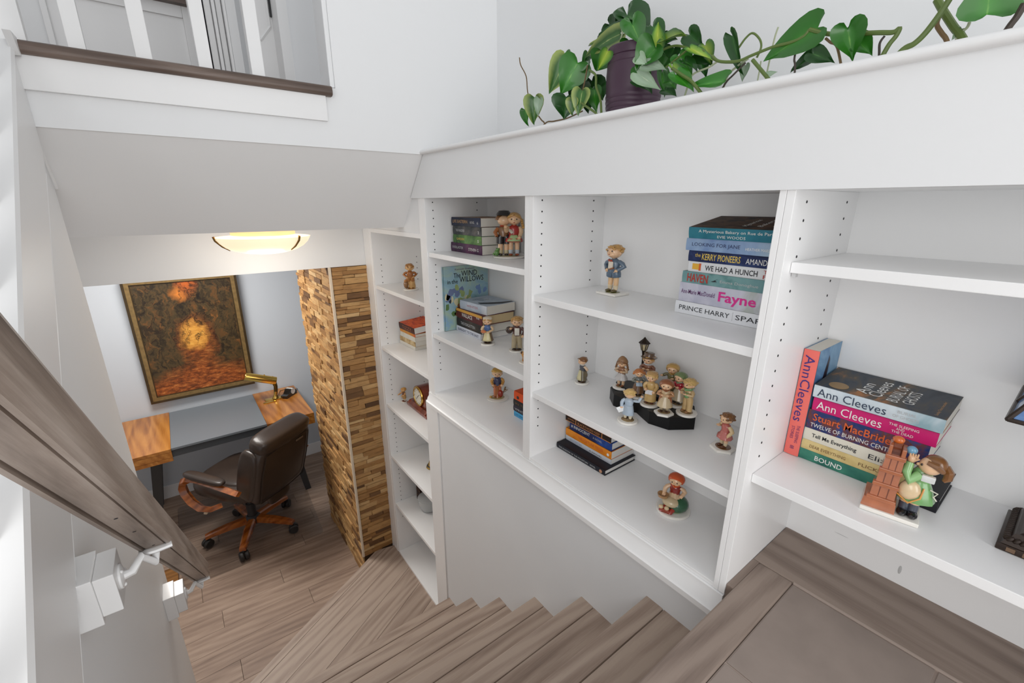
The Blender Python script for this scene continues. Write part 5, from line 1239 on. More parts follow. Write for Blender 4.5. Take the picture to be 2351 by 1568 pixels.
fig('porcelain conductor boy in pale blue coat standing before the black stand', (0.940, 0.700, 1.7985), 0.102, face(0.94, 0.7, 160), low=('coat', (172, 186, 200), 0.22), top=(172, 188, 204), sleeve=(176, 192, 208), shoes=(64, 40, 26), socks=(216, 206, 180), arms=[((-0.18, -0.06, 0.62), (-0.22, -0.12, 0.74)), ((0.14, 0.04, 0.54), (0.13, 0.06, 0.42))], hair=('straw', 'short'), item=sheet_behind, brad=0.22)
# lamp post of the choir
lp = thing('lamp_post', 'miniature black street lamp behind the porcelain choir', 'lamp post', (1.104, 0.784, ZC2))
DKB = P('dark_bronze', (44, 32, 22), 0.35, 0.3)
MB().lathe([(0.009, 0), (0.009, 0.004), (0.004, 0.008), (0.0035, 0.09), (0.006, 0.106), (0.008, 0.109)], seg=14).done('post', DKB, lp)
lan = MB().lathe([(0.0075, 0.109), (0.0125, 0.131)], seg=6).done('lantern', P('cream_pane', (206, 192, 156), 0.3), lp, smooth=False)
for k in range(6):
    a = 2*PI*k/6; MB().tube([(0.0078*math.cos(a), 0.0078*math.sin(a), 0.109), (0.013*math.cos(a), 0.013*math.sin(a), 0.1315)], 0.0014, 5).done('glazing_bar', DKB, lan)
MB().lathe([(0.012, 0.131), (0.0175, 0.1305), (0.017, 0.133), (0.006, 0.144), (0.003, 0.148), (0.0005, 0.151)], seg=6).done('roof', DKB, lp, smooth=False)

# --- unit with the picture book
def couple(label, loc, h, rz):
    r = fig(label, loc, h, rz, base='round', brad=0.27, baseh=0.035, ground=(170, 160, 120), low=('skirt', (176, 48, 40), 0.34), top=(170, 44, 38), sleeve=(226, 190, 150), socks=(196, 206, 214), shoes=(150, 70, 40), hair=('blond', 'braids'), arms=[((-0.13, -0.04, 0.57), (-0.14, -0.12, 0.66)), ((0.12, -0.03, 0.54), (0.09, -0.10, 0.44))], apron=(176, 196, 140))
    for o in r.children:
        if o.name.split('.')[0] not in ('base', 'ground'): o.location = (0.085*h, -0.03*h, 0)
    g = 0.95
    def V(x, y, z_): return Vector((x*h-0.095*h, y*h, z_*h*g))
    BK = pc((40, 34, 34))
    for sg in (-1, 1):
        MB().ell(V(sg*0.05, -0.03, 0.07), [q*h for q in (0.036, 0.062, 0.028)], 10, 7).done('shoe', BK, r)
        MB().tube([V(sg*0.05, 0, 0.07), V(sg*0.05, 0, 0.13), V(sg*0.05, 0, 0.34)], [0.034*h, 0.038*h, 0.044*h], 12).done('leg', SKIN_P, r)
        MB().tube([V(sg*0.05, 0, 0.07), V(sg*0.05, 0, 0.17)], [0.037*h, 0.041*h], 12).done('sock', pc((206, 190, 150)), r)
        MB().tube([V(sg*0.06, 0, 0.31), V(sg*0.055, 0, 0.46), V(sg*0.03, 0, 0.50)], [0.066*h, 0.066*h, 0.06*h], 12).done('shorts_leg', BK, r)
    MB().lathe([(0.085*h, 0.45*h), (0.098*h, 0.62*h), (0.05*h, 0.68*h)], V(0, 0, 0), 18, sy=0.8).done('torso', pc((128, 88, 52)), r)
    MB().tube([V(0.08, 0, 0.66), V(0.13, -0.08, 0.60), V(0.16, -0.10, 0.55)], [0.036*h, 0.038*h, 0.03*h], 10).done('arm', pc((206, 196, 180)), r)
    MB().tube([V(-0.09, 0, 0.66), V(-0.14, -0.03, 0.56), V(-0.11, -0.08, 0.48)], [0.036*h, 0.038*h, 0.03*h], 10).done('arm', pc((160, 96, 50)), r)
    MB().lathe([(0.05*h, 0.655*h), (0.068*h, 0.665*h), (0.045*h, 0.70*h)], V(0, 0, 0), 14).done('neckerchief', pc((176, 60, 36)), r)
    MB().ell(V(0.01, -0.02, 0.83), [0.112*h]*3, 18, 12).done('head', SKIN_P, r)
    MB().ell(V(-0.02, 0.02, 0.85), [0.12*h, 0.118*h, 0.115*h], 18, 12, zmin=-0.1).done('hair', pc(HAIR['brown']), r)
    MB().lathe([(0.10*h, 0), (0.135*h, 0.004*h), (0.12*h, 0.05*h), (0.085*h, 0.10*h), (0.001, 0.115*h)], V(0.01, 0.01, 0.935), 18).done('hat', pc((30, 28, 30)), r)
    fg = MB(); fg.ell(Vector((-0.21*h, -0.02*h, 0.10*h)), [0.05*h, 0.06*h, 0.07*h], 12, 8); fg.ell(Vector((-0.19*h, -0.04*h, 0.17*h)), [0.035*h, 0.04*h, 0.035*h], 10, 7)
    for sg in (-1, 1): fg.ell(Vector(((-0.19+sg*0.022)*h, -0.055*h, 0.20*h)), [0.012*h]*3, 8, 6); fg.ell(Vector(((-0.21+sg*0.05)*h, 0.0, 0.07*h)), [0.025*h, 0.05*h, 0.03*h], 8, 6)
    fg.done('frog', pc((96, 140, 70)), r)
couple('porcelain boy in black hat and girl in red dress with a green frog', (1.012, 1.350, 2.1905), 0.170, face(1.01, 1.35, 0))
def bread(r, h, V, sc): MB().ell(V(-0.08, -0.15, 0.50), sc(0.075, 0.06, 0.055), 12, 8).done('loaf', pc((206, 120, 70)), r)
fig('porcelain girl with white cap, blue blouse and cream apron before the stack', (0.957, 1.420, 1.8405), 0.118, face(0.957, 1.42, -12), ground=(96, 72, 48), shoes=(60, 44, 36), low=('dress', (110, 86, 60), 0.14), top=(80, 110, 160), sleeve=(222, 190, 150), apron=(222, 210, 160), hair=('blond', 'bun'), hat=('beret', (222, 208, 186)), item=bread, brad=0.19, arms=[((-0.14, -0.05, 0.54), (-0.08, -0.13, 0.50)), ((0.14, -0.02, 0.53), (0.04, -0.13, 0.47))])
def bag(r, h, V, sc):
    MB().ell(V(-0.16, -0.06, 0.60), sc(0.075, 0.06, 0.10), 14, 10).done('satchel', pc((60, 44, 34)), r)
    MB().box(-0.05*h, 0.05*h, -0.092*h, -0.07*h, 0.46*h, 0.66*h, 0.01*h).done('shirt_front', pc((226, 222, 210)), r)
fig('porcelain boy in plum jacket and long cream trousers carrying a satchel', (1.000, 1.284, 1.8405), 0.143, face(1.0, 1.284, 0), ground=(84, 60, 42), shoes=(44, 32, 26), low=('trousers', (176, 160, 128), 0.1), top=(104, 70, 66), arms=[((-0.15, -0.06, 0.58), (-0.13, -0.12, 0.66)), ((0.16, 0.0, 0.54), (0.12, -0.06, 0.44))], hair=('blond', 'short'), item=bag, brad=0.17, baseh=0.04)
dg = thing('figurine', 'tiny tan porcelain dog on a white base beside the divider', 'figurine', (0.94, 1.155, 1.8405), math.radians(-95))
MB().lathe([(0.022, 0), (0.024, 0.002), (0.022, 0.005)], seg=24, sx=1.2).done('base', PORC, dg)
m = MB(); m.ell((0, 0, 0.017), (0.018, 0.010, 0.010), 12, 8); m.tube([(-0.012, 0, 0.02), (-0.019, 0, 0.028)], [0.007, 0.006], 8)
for sx in (-0.011, 0.011):
    for sy in (-0.005, 0.005): m.tube([(sx, sy, 0.014), (sx, sy, 0.005)], [0.0035, 0.003], 6)
m.done('body', pc((196, 140, 78)), dg)
hd = MB().ell((-0.022, 0, 0.031), (0.0085, 0.007, 0.007), 10, 8); hd.ell((-0.030, 0, 0.029), (0.005, 0.004, 0.0035), 8, 6); hd.done('head', pc((206, 150, 84)), dg)
for sg in (-1, 1): MB().ell((-0.019, sg*0.006, 0.035), (0.003, 0.003, 0.005), 8, 6).done('ear', pc((60, 36, 26)), dg)
# boy in a tree
def tree(r, h, V, sc):
    t_ = MB().tube([V(0.0, 0.02, 0.03), V(0.0, 0.02, 0.12), V(-0.01, 0.03, 0.35), V(-0.01, 0.03, 0.58)], [0.12*h, 0.09*h, 0.075*h, 0.07*h], 14).done('trunk', pc((170, 96, 44)), r)
    for pts in ([V(0.05, 0, 0.10), V(0.16, 0.0, 0.22), V(0.19, 0.0, 0.36)], [V(0.16, 0, 0.22), V(0.24, 0, 0.28)], [V(-0.05, 0.02, 0.3), V(-0.12, 0.0, 0.40)]):
        MB().tube(pts, [0.03*h]+[0.02*h]*(len(pts)-1), 8).done('branch', pc((120, 84, 40)), t_)
    MB().ell(V(0.07, -0.03, 0.16), sc(0.07, 0.06, 0.12), 12, 8).done('red_fox', pc((160, 44, 24)), r)
    MB().ell(V(-0.16, -0.06, 0.075), sc(0.035, 0.035, 0.035), 10, 7).done('apple', pc((196, 150, 60)), r)
fig('porcelain boy perched on an orange-brown tree trunk on the sill', (1.045, 1.480, ZS), 0.146, face(1.06, 1.5, 0), ground=(176, 160, 110), shoes=(150, 90, 50), low=('shorts', (170, 96, 44), 0.40), top=(60, 64, 96), sleeve=(206, 150, 70), legs=(206, 120, 80), socks=None, hair=('straw', 'short'), hat=('beret', (206, 160, 70)), item=tree, brad=0.26, baseh=0.035)

# --- tall unit: golden boy, small runner, bell
def stump(r, h, V, sc):
    MB().lathe([(0.11*h, 0.05*h), (0.12*h, 0.10*h), (0.10*h, 0.30*h), (0.10*h, 0.34*h)], V(0.03, 0.04, 0), 16, wob=0.05, wn=5).done('stump', pc((206, 160, 96)), r)
    MB().ell(V(-0.13, -0.02, 0.20), sc(0.07, 0.07, 0.15), 12, 10).done('dog', pc((140, 96, 50)), r)
    MB().ell(V(-0.13, -0.04, 0.34), sc(0.055, 0.06, 0.05), 12, 8).done('dog_head', pc((176, 120, 64)), r)
fig('golden-brown porcelain boy on a stump with his dog in the tall unit', (0.948, 2.100, 1.9645), 0.138, face(0.948, 2.1, 0), ground=(160, 110, 56), shoes=(130, 84, 40), low=('shorts', (170, 110, 50), 0.30), top=(160, 96, 40), sleeve=(170, 104, 46), legs=(206, 156, 96), skin=(220, 172, 110), hair=((176, 120, 56), 'curly'), item=stump, brad=0.22, baseh=0.04, arms=HIPS)
fig('tiny golden porcelain runner reaching forward beside the mantel clock', (0.945, 2.290, 1.2675), 0.095, face(0.945, 2.29, -50), base='square', ground=(150, 84, 50), shoes=(120, 60, 40), low=('shorts', (196, 150, 84), 0.28), top=(120, 76, 48), sleeve=(214, 160, 100), skin=(222, 170, 104), hair=((206, 150, 70), 'short'), arms=[((-0.13, -0.10, 0.58), (-0.10, -0.24, 0.56)), ((0.13, -0.06, 0.56), (0.08, -0.20, 0.50))], brad=0.15)
bl = thing('bell', 'little gold and black hand bell half hidden on the tall unit shelf', 'bell', (0.995, 2.07, 0.9225))
MB().lathe([(0.034, 0), (0.036, 0.004), (0.030, 0.012), (0.024, 0.02), (0.018, 0.04), (0.010, 0.05), (0.003, 0.053)], seg=22).done('body', P('aged_gold', (168, 136, 70), 0.3, 0.8), bl)
MB().lathe([(0.0305, 0.010), (0.0325, 0.013), (0.0285, 0.017)], seg=22).done('band', BLACKM, bl)
MB().lathe([(0.004, 0.052), (0.006, 0.06), (0.004, 0.075), (0.007, 0.082), (0.0005, 0.09)], seg=12).done('handle', BLACKM, bl)

# --- bookend: girl beside a wooden tower
TERRA = pc((176, 106, 72)); TERD = pc((150, 84, 56))
be = thing('bookend', 'porcelain bookend of a girl in green beside a terracotta crate tower', 'bookend', (0.968, 0.128, 1.8465), face(0.97, 0.128, 3))
# local x points to the viewer's right, -y towards the viewer
MB().box(-0.042, 0.040, -0.034, 0.034, 0, 0.008, 0.002).done('base', PORC, be)
m = MB()
def taper(m, x0, x1, xt0, xt1, y0, y1, yt0, yt1, z0, z1):
    a = [m.bm.verts.new(p) for p in ((x0, y0, z0), (x1, y0, z0), (x1, y1, z0), (x0, y1, z0))]; b = [m.bm.verts.new(p) for p in ((xt0, yt0, z1), (xt1, yt0, z1), (xt1, yt1, z1), (xt0, yt1, z1))]
    m.bm.faces.new(a[::-1]); m.bm.faces.new(b)
    for i in range(4): m.bm.faces.new((a[i], a[(i+1) % 4], b[(i+1) % 4], b[i]))
    return m
taper(MB(), -0.042, 0.006, -0.040, 0.005, -0.030, 0.030, -0.028, 0.028, 0.008, 0.026).done('tower_foot', TERRA, be, smooth=False)
taper(MB(), -0.034, 0.002, -0.024, 0.000, -0.026, 0.020, -0.016, 0.012, 0.026, 0.112).done('tower_core', TERD, be, smooth=False)
for k in range(3):
    for j in range(4):
        t0 = k/3.0; z0 = 0.030+0.028*k; 
        xl = -0.034+0.010*t0+0.0005; xr = 0.002-0.002*t0; w_ = (xr-xl)/3
        if j < 3: taper(MB(), xl+w_*j+0.0006, xl+w_*(j+1)-0.0006, xl+w_*j+0.0016, xl+w_*(j+1)-0.0004, -0.0275+0.010*t0, -0.02, -0.0248+0.010*t0, -0.015, z0, z0+0.022).done('plank', TERRA, be, smooth=False)
for k in range(4):
    z0 = 0.026+0.027*k; t0 = k/3.0
    MB().box(-0.037+0.011*t0, 0.004-0.002*t0, -0.032+0.011*t0, -0.022+0.010*t0, z0, z0+0.007, 0.001).done('slat', TERRA, be, smooth=False)
MB().box(-0.024, -0.019, -0.018, 0.010, 0.108, 0.132, 0.001).done('tower_post', TERRA, be, smooth=False)
MB().box(-0.006, 0.000, -0.018, 0.010, 0.108, 0.128, 0.001).done('tower_post', TERRA, be, smooth=False)
MB().box(-0.019, -0.006, 0.004, 0.010, 0.108, 0.134, 0.001).done('tower_back', TERD, be, smooth=False)
MB().ell((-0.014, 0.0, 0.138), (0.009, 0.008, 0.007), 10, 7).done('orange_top', pc((206, 104, 44)), be)
# the girl, bending towards the tower
gx = 0.022
for sg in (-1, 1):
    MB().ell((gx+sg*0.007, -0.016, 0.013), (0.008, 0.014, 0.006), 12, 7).done('shoe', pc((30, 28, 30)), be)
    MB().tube([(gx+sg*0.006, -0.008, 0.014), (gx+sg*0.006, -0.006, 0.030)], [0.0075, 0.008], 10).done('sock', pc((70, 76, 88)), be)
    MB().tube([(gx+sg*0.006, -0.006, 0.029), (gx+sg*0.006, -0.004, 0.046)], [0.0078, 0.009], 10).done('leg', SKIN_P, be)
MB().lathe([(0.012, 0.040), (0.027, 0.038), (0.0275, 0.042), (0.020, 0.062), (0.014, 0.076), (0.006, 0.080)], (gx+0.004, 0.0, 0), 24, sy=0.85, wob=0.04, wn=8).done('skirt', pc((118, 168, 104)), be)
m = MB(); m.ell((gx-0.005, -0.014, 0.056), (0.016, 0.011, 0.020), 14, 9); m.done('apron', pc((226, 200, 160)), be)
MB().tube([(gx-0.020, -0.018, 0.046), (gx-0.004, -0.027, 0.038), (gx+0.010, -0.022, 0.050), (gx+0.012, -0.016, 0.068)], 0.0015, 6).done('apron_hem', pc((216, 150, 70)), be)
MB().lathe([(0.013, 0.070), (0.015, 0.080), (0.014, 0.090), (0.008, 0.098)], (gx+0.005, 0, 0), 16, sy=0.85).done('torso', pc((128, 176, 112)), be)
ar = MB().tube([(gx+0.002, -0.012, 0.090), (gx-0.010, -0.020, 0.078), (gx-0.016, -0.014, 0.090), (gx-0.014, -0.008, 0.106)], [0.008, 0.0085, 0.0075, 0.006], 12).done('arm', pc((140, 186, 122)), be)
m = MB(); m.ell((gx-0.013, -0.006, 0.112), (0.006, 0.006, 0.008), 10, 8)
for j in range(4): m.tube([(gx-0.016+0.003*j, -0.008, 0.116), (gx-0.017+0.0035*j, -0.009, 0.123+0.001*(j % 2))], [0.0018, 0.0013], 6)
m.tube([(gx-0.009, -0.008, 0.111), (gx-0.004, -0.010, 0.116)], [0.0022, 0.0015], 6); m.done('hand', SKIN_P, ar)
MB().ell((gx-0.016, -0.003, 0.126), (0.008, 0.007, 0.008), 12, 8).done('bluebird', pc((110, 160, 190)), be)
hd = MB().ell((gx+0.012, -0.006, 0.108), (0.0155, 0.015, 0.0155), 16, 12).done('head', SKIN_P, be)
MB().ell((gx-0.0035, -0.008, 0.107), (0.003, 0.003, 0.003), 8, 6).done('nose', SKIN_P, hd)
MB().ell((gx+0.000, -0.016, 0.111), (0.0018, 0.0018, 0.0022), 8, 6).done('eye', pc((52, 36, 28)), hd)
m = MB(); m.ell((gx+0.017, -0.002, 0.113), (0.0165, 0.0165, 0.015), 16, 10, zmin=-0.3)
m.tube([(gx+0.030, 0, 0.112), (gx+0.036, -0.006, 0.104), (gx+0.036, -0.008, 0.094), (gx+0.032, -0.008, 0.088)], [0.006, 0.007, 0.006, 0.003], 8); m.tube([(gx+0.006, -0.018, 0.118), (gx+0.018, -0.020, 0.116), (gx+0.028, -0.014, 0.106)], [0.004, 0.006, 0.004], 8); m.done('hair', pc(HAIR['brown']), be)
MB().box(gx+0.004, gx+0.022, -0.020, -0.012, 0.082, 0.094, 0.002).done('collar_bow', pc((222, 224, 222)), be)
MB().tube([(gx+0.020, -0.01, 0.066), (gx+0.030, -0.012, 0.064), (gx+0.026, -0.012, 0.056), (gx+0.031, -0.012, 0.050)], 0.0012, 6).done('apron_string', pc((226, 220, 206)), be)

# --- stained glass lamp at the right edge
sg_ = thing('table_lamp', 'bronze table lamp with blue stained glass shade at the right edge', 'lamp', (1.052, -0.072, 1.8465))
BRZ = P('dark_bronze_lamp', (52, 40, 33), 0.35, 0.35, var=0.2, vscale=40)
MB().box(-0.067, 0.067, -0.068, 0.068, 0, 0.012, 0.002).done('foot', BRZ, sg_)
taper(MB(), -0.064, 0.064, -0.052, 0.052, -0.064, 0.064, -0.052, 0.052, 0.012, 0.030).done('foot_moulding', BRZ, sg_, smooth=False)
taper(MB(), -0.048, 0.048, -0.014, 0.014, -0.048, 0.048, -0.014, 0.014, 0.030, 0.052).done('foot_pyramid', BRZ, sg_, smooth=False)
for sx, sy, ex, ey in ((-1, -1, -1, 1), (-1, 1, 1, 1), (1, 1, 1, -1), (1, -1, -1, -1)):
    m = MB()
    for k in range(16):
        t = (k+0.5)/16; m.ell((0.059*(sx+(ex-sx)*t), 0.059*(sy+(ey-sy)*t), 0.021), (0.0042, 0.0042, 0.006), 7, 5, rot=Matrix.Rotation(0.7, 3, 'X'))
    stuff(m.done('rope_edge', BRZ, sg_))
for k in range(7):
    MB().box(-0.0685, -0.066, 0.056-0.018*k-0.010, 0.056-0.018*k, 0.003, 0.010).done('foot_ornament', P('worn_bronze', (120, 96, 76), 0.4, 0.4), sg_, smooth=False)
MB().tube([(0, 0, 0.05), (0, 0, 0.10), (0, 0, 0.26)], [0.012, 0.008, 0.007], 12).done('stem', BRZ, sg_)
BLG = art('blue_stained_glass', [(74, 104, 160), (110, 146, 196), (150, 180, 214)], 16, rough=0.12)
z0, z1, r0, r1 = 0.228, 0.36, 0.112, 0.035
for k in range(4):
    a0 = PI/4+PI/2*k; a1 = a0+PI/2
    c = lambda a, r, z_: Vector((r*math.sqrt(2)*math.cos(a)*0.9, r*math.sqrt(2)*math.sin(a)*0.9, z_))
    A0, A1, B0, B1 = c(a0, r0, z0), c(a1, r0, z0), c(a0, r1, z1), c(a1, r1, z1)
    m = MB(); v = [m.bm.verts.new(p) for p in (A0, A1, B1, B0)]; m.bm.faces.new(v)
    o = m.done('glass_panel', BLG, sg_, smooth=False); s_ = o.modifiers.new('thick', 'SOLIDIFY'); s_.thickness = 0.003
    for p, q in ((A0, A1), (A0, B0), (B0, B1), (A0.lerp(B0, .18), A1.lerp(B1, .18)), (A0.lerp(A1, .33).lerp(B0.lerp(B1, .33), .18), B0.lerp(B1, .33)), (A0.lerp(A1, .66).lerp(B0.lerp(B1, .66), .18), B0.lerp(B1, .66)), (A0.lerp(A1, .5), A0.lerp(A1, .5).lerp(B0.lerp(B1, .5), .18))):
        MB().tube([p, p.lerp(q, .5), q], 0.0035, 6).done('lead_came', BRZ, o)
MB().lathe([(0.03, 0.358), (0.035, 0.365), (0.02, 0.372), (0.008, 0.39)], seg=12).done('shade_cap', BRZ, sg_)

# ================================================================== TRAILING PLANT ON THE LEDGE
def leaf_mat(name, centre, mid, edge, vein):
    m, nt, b = new_mat(name); L = nt.links.new
    at = NN(nt, 'ShaderNodeAttribute'); at.attribute_name = 'across'
    tc = NN(nt, 'ShaderNodeTexCoord'); n = NN(nt, 'ShaderNodeTexNoise', Scale=45.0, Detail=4.0); L(tc.outputs['Object'], n.inputs['Vector'])
    ad = NN(nt, 'ShaderNodeMath', operation='MULTIPLY_ADD'); ad.inputs[1].default_value = 0.25
    L(n.outputs['Fac'], ad.inputs[0]); L(at.outputs['Fac'], ad.inputs[2])
    r = ramp(nt, [(0.10, vein), (0.17, centre), (0.55, mid), (1.1 if False else 1.0, edge)]); L(ad.outputs[0], r.inputs['Fac'])
    oi = NN(nt, 'ShaderNodeObjectInfo'); hs = NN(nt, 'ShaderNodeHueSaturation')
    mr = NN(nt, 'ShaderNodeMapRange'); mr.inputs[3].default_value = 0.75; mr.inputs[4].default_value = 1.25; L(oi.outputs['Random'], mr.inputs[0]); L(mr.outputs[0], hs.inputs['Value'])
    L(r.outputs['Color'], hs.inputs['Color']); L(hs.outputs['Color'], b.inputs['Base Color'])
    b.inputs['Roughness'].default_value = 0.34; b.inputs['Coat Weight'].default_value = 0.15
    return m
LG = {'g': leaf_mat('leaf_green', (50, 124, 28), (40, 108, 22), (42, 104, 26), (110, 164, 70)),
      'd': leaf_mat('leaf_dark', (30, 84, 22), (24, 70, 20), (28, 74, 24), (70, 120, 52)),
      'y': leaf_mat('leaf_lime', (150, 172, 50), (116, 152, 44), (52, 104, 32), (186, 196, 96)),
      'v': leaf_mat('leaf_variegated', (70, 118, 52), (52, 98, 40), (150, 166, 92), (170, 184, 120)),
      'p': leaf_mat('leaf_pale_underside', (150, 174, 146), (160, 182, 158), (140, 166, 134), (186, 200, 176))}
STEM = P('green_stem', (92, 112, 52), 0.45); STEMB = P('brown_stem', (112, 88, 56), 0.5); STEMP = P('pale_stem', (164, 172, 140), 0.45); STEMD = P('dark_stem', (62, 52, 44), 0.5)
POTX, ZL = 1.035, 2.578
pc_ = at_x(1452, 235, POTX)
PL = thing('potted_philodendron', 'trailing heart-leaved plant in a dark purple ribbed pot on the white ledge', 'plant', (POTX, pc_.y, ZL))
O = Vector(PL.location)
POTM = P('plum_plastic', (72, 48, 66), 0.42, bump=0.1, bscale=300)
rb = [(0.058, 0.0), (0.064, 0.002)]
for k in range(6):
    z0 = 0.006+0.0115*k; rr = 0.0655+0.0008*k
    rb += [(rr, z0), (rr+0.0012, z0+0.004), (rr+0.0012, z0+0.008), (rr, z0+0.0105)]
rb += [(0.070, 0.085), (0.071, 0.12), (0.070, 0.142), (0.0685, 0.143), (0.0695, 0.145), (0.069, 0.157), (0.0675, 0.159), (0.069, 0.160), (0.071, 0.178), (0.069, 0.181), (0.066, 0.180), (0.062, 0.15), (0.0005, 0.15)]
MB().lathe(rb, seg=40).done('pot', POTM, PL, ang=30)
MB().lathe([(0.061, 0.150), (0.058, 0.160), (0.03, 0.166), (0.0005, 0.168)], seg=24, wob=0.02, wn=7).done('soil', P('potting_soil', (52, 38, 28), 0.95, bump=0.8, bscale=120), PL)

def leaf(b, t, width, kind='g', face=None, fold=0.18, droop=0.15, twist=0.0, nl=9, ns=4):
    """heart-shaped leaf from base b to tip t"""
    b, t = Vector(b)-O, Vector(t)-O
    d = t-b; Ln = d.length; d.normalize()
    f = Vector(face) if face is not None else Vector((-1.0, -0.75, 0.35))
    f = f.normalized(); n = (f - d*f.dot(d)).normalized()
    n = Matrix.Rotation(twist, 3, d) @ n
    s = d.cross(n)
    bm = bmesh.new(); lay = bm.verts.layers.float.new('across')
    OUT = [(0, 0), (-.09, .09), (-.145, .20), (-.135, .33), (-.06, .44), (.08, .495), (.25, .48), (.43, .40), (.60, .29), (.76, .17), (.89, .07), (1, 0)]
    MID = [0, .01, .02, .045, .10, .19, .31, .46, .62, .77, .89, 1]
    def pt(l, sd, v):
        u = max(0.0, l)
        hgt = fold*width*abs(v)*(0.6+0.4*(1-u)) - droop*Ln*(u-0.35)**2 + 0.018*Ln*math.sin(6*u+2*sd*8)
        p = b + d*(l*Ln) + s*(sd*width) + n*hgt
        q = bm.verts.new(p); q[lay] = abs(v); return q
    mids = [pt(MID[k], 0.0, 0.0) for k in range(12)]
    for sg in (-1, 1):
        prev = None
        for k in range(12):
            lo_, so_ = OUT[k]
            row = [mids[k]]
            for f_ in (0.35, 0.7, 1.0):
                row.append(pt(MID[k]+(lo_-MID[k])*f_, sg*so_*f_, f_) if 0 < k < 11 else mids[k])
            if prev:
                for a_ in range(3):
                    vs = []
                    for q in (prev[a_], prev[a_+1], row[a_+1], row[a_]):
                        if q not in vs: vs.append(q)
                    if len(vs) >= 3:
                        try: bm.faces.new(vs if sg > 0 else vs[::-1])
                        except Exception: pass
            prev = row
    bmesh.ops.remove_doubles(bm, verts=bm.verts, dist=1e-5)
    for fc in bm.faces: fc.smooth = True
    me = bpy.data.meshes.new('leaf'); bm.to_mesh(me); bm.free()
    return link('leaf', me, LG[kind], PL)
def pz1(q, X): return at_x(1150+q[0]*0.23395, q[1]*0.23395, X)
def pz2(q, X): return at_x(1600+q[0]*0.31944, q[1]*0.31944, X)
def sc_at(fn, q, X, wz):
    a, b2 = fn(q, X), fn((q[0]+wz, q[1]), X); return (b2-a).length
def put(fn, b, t, w, kind, X=1.0, dx=0.0, **kw):
    B = fn(b, X); Tt = fn(t, X+dx)
    for p in (B, Tt):
        if p.z < ZL+0.004 and p.x > 0.83: p.z = ZL+0.004
    leaf(B, Tt, sc_at(fn, b, X, w)*1.12, kind, **kw)
R1 = random.Random(4)
A1 = [((640, 585), (468, 925), 170, 'v', 1.00, -.02), ((755, 615), (582, 935), 215, 'g', .98, -.02), ((690, 590), (560, 720), 130, 'g', 1.03, 0), ((800, 770), (680, 985), 170, 'd', 1.02, 0),
      ((640, 950), (620, 1175), 190, 'd', .97, 0), ((720, 980), (700, 1140), 100, 'v', .95, 0), ((800, 890), (755, 1140), 140, 'v', .95, 0), ((890, 790), (850, 1115), 230, 'd', 1.05, 0), ((915, 880), (935, 1105), 110, 'g', .98, 0), ((985, 850), (1000, 990), 110, 'd', 1.0, 0),
      ((1165, 330), (800, 552), 150, 'v', 1.00, -.03), ((1160, 300), (940, 365), 150, 'd', 1.03, 0), ((1060, 235), (1165, 320), 120, 'd', 1.05, 0), ((1040, 420), (850, 440), 95, 'v', 1.02, 0), ((935, 490), (825, 605), 80, 'd', 1.0, 0),
      ((1020, 530), (935, 700), 170, 'g', 1.0, 0), ((1050, 500), (950, 690), 90, 'y', .96, 0), ((870, 560), (800, 640), 100, 'g', 1.03, 0), ((860, 640), (770, 700), 110, 'p', .99, 0),
      ((1240, 150), (1465, 340), 250, 'd', 1.08, 0), ((1235, 200), (1190, 330), 150, 'd', 1.07, 0), ((1290, 245), (1395, 490), 170, 'g', .98, -.03), ((1540, 465), (1538, 205), 130, 'y', .97, 0), ((1490, 260), (1605, 430), 150, 'd', 1.02, 0), ((1395, 340), (1500, 420), 150, 'g', 1.03, 0),
      ((1520, 470), (1320, 690), 260, 'g', .95, -.02), ((1300, 430), (1230, 600), 170, 'g', 1.0, 0), ((1610, 400), (1810, 325), 130, 'y', .97, -.02), ((1590, 430), (1730, 380), 140, 'd', 1.03, 0),
      ((1345, 560), (1440, 640), 90, 'p', .93, 0), ((1420, 640), (1625, 680), 115, 'p', .93, 0), ((1340, 720), (1570, 885), 110, 'p', .94, 0), ((1345, 800), (1490, 905), 150, 'd', .97, 0), ((1380, 690), (1330, 860), 150, 'g', .98, 0),
      ((1850, 340), (1990, 465), 150, 'd', .98, 0), ((1860, 480), (2085, 590), 120, 'y', .96, 0), ((1950, 530), (2080, 650), 150, 'd', .98, 0), ((1750, 550), (1880, 725), 160, 'g', .98, 0), ((1800, 600), (1935, 690), 110, 'd', .95, 0), ((1950, 590), (2015, 775), 110, 'd', 1.0, 0),
      ((1720, 740), (1895, 905), 160, 'g', .93, 0), ((1650, 800), (1720, 870), 120, 'g', .95, 0), ((2195, 800), (1860, 850), 190, 'g', .94, 0), ((1610, 890), (1725, 945), 110, 'd', .97, 0), ((1580, 715), (1605, 960), 100, 'g', .98, 0), ((1680, 660), (1800, 780), 90, 'y', .94, 0),
      ((1700, 470), (1640, 640), 170, 'd', 1.05, 0), ((1480, 560), (1540, 700), 160, 'd', 1.06, 0), ((1180, 400), (1080, 480), 120, 'g', 1.03, 0), ((1640, 560), (1560, 700), 150, 'g', 1.02, 0), ((1450, 380), (1560, 520), 160, 'd', 1.06, 0), ((1100, 300), (1010, 470), 130, 'd', 1.05, 0),
      ((340, 965), (325, 1232), 130, 'v', 1.02, 0), ((395, 975), (368, 1140), 75, 'p', 1.01, 0), ((240, 1078), (268, 1242), 60, 'g', 1.02, 0)]
for (b_, t_, w_, k_, X_, dx_) in A1:
    put(pz1, b_, t_, w_, k_, X_, dx_, twist=R1.uniform(-0.5, 0.5), fold=R1.uniform(0.08, 0.3), droop=R1.uniform(0.0, 0.3))
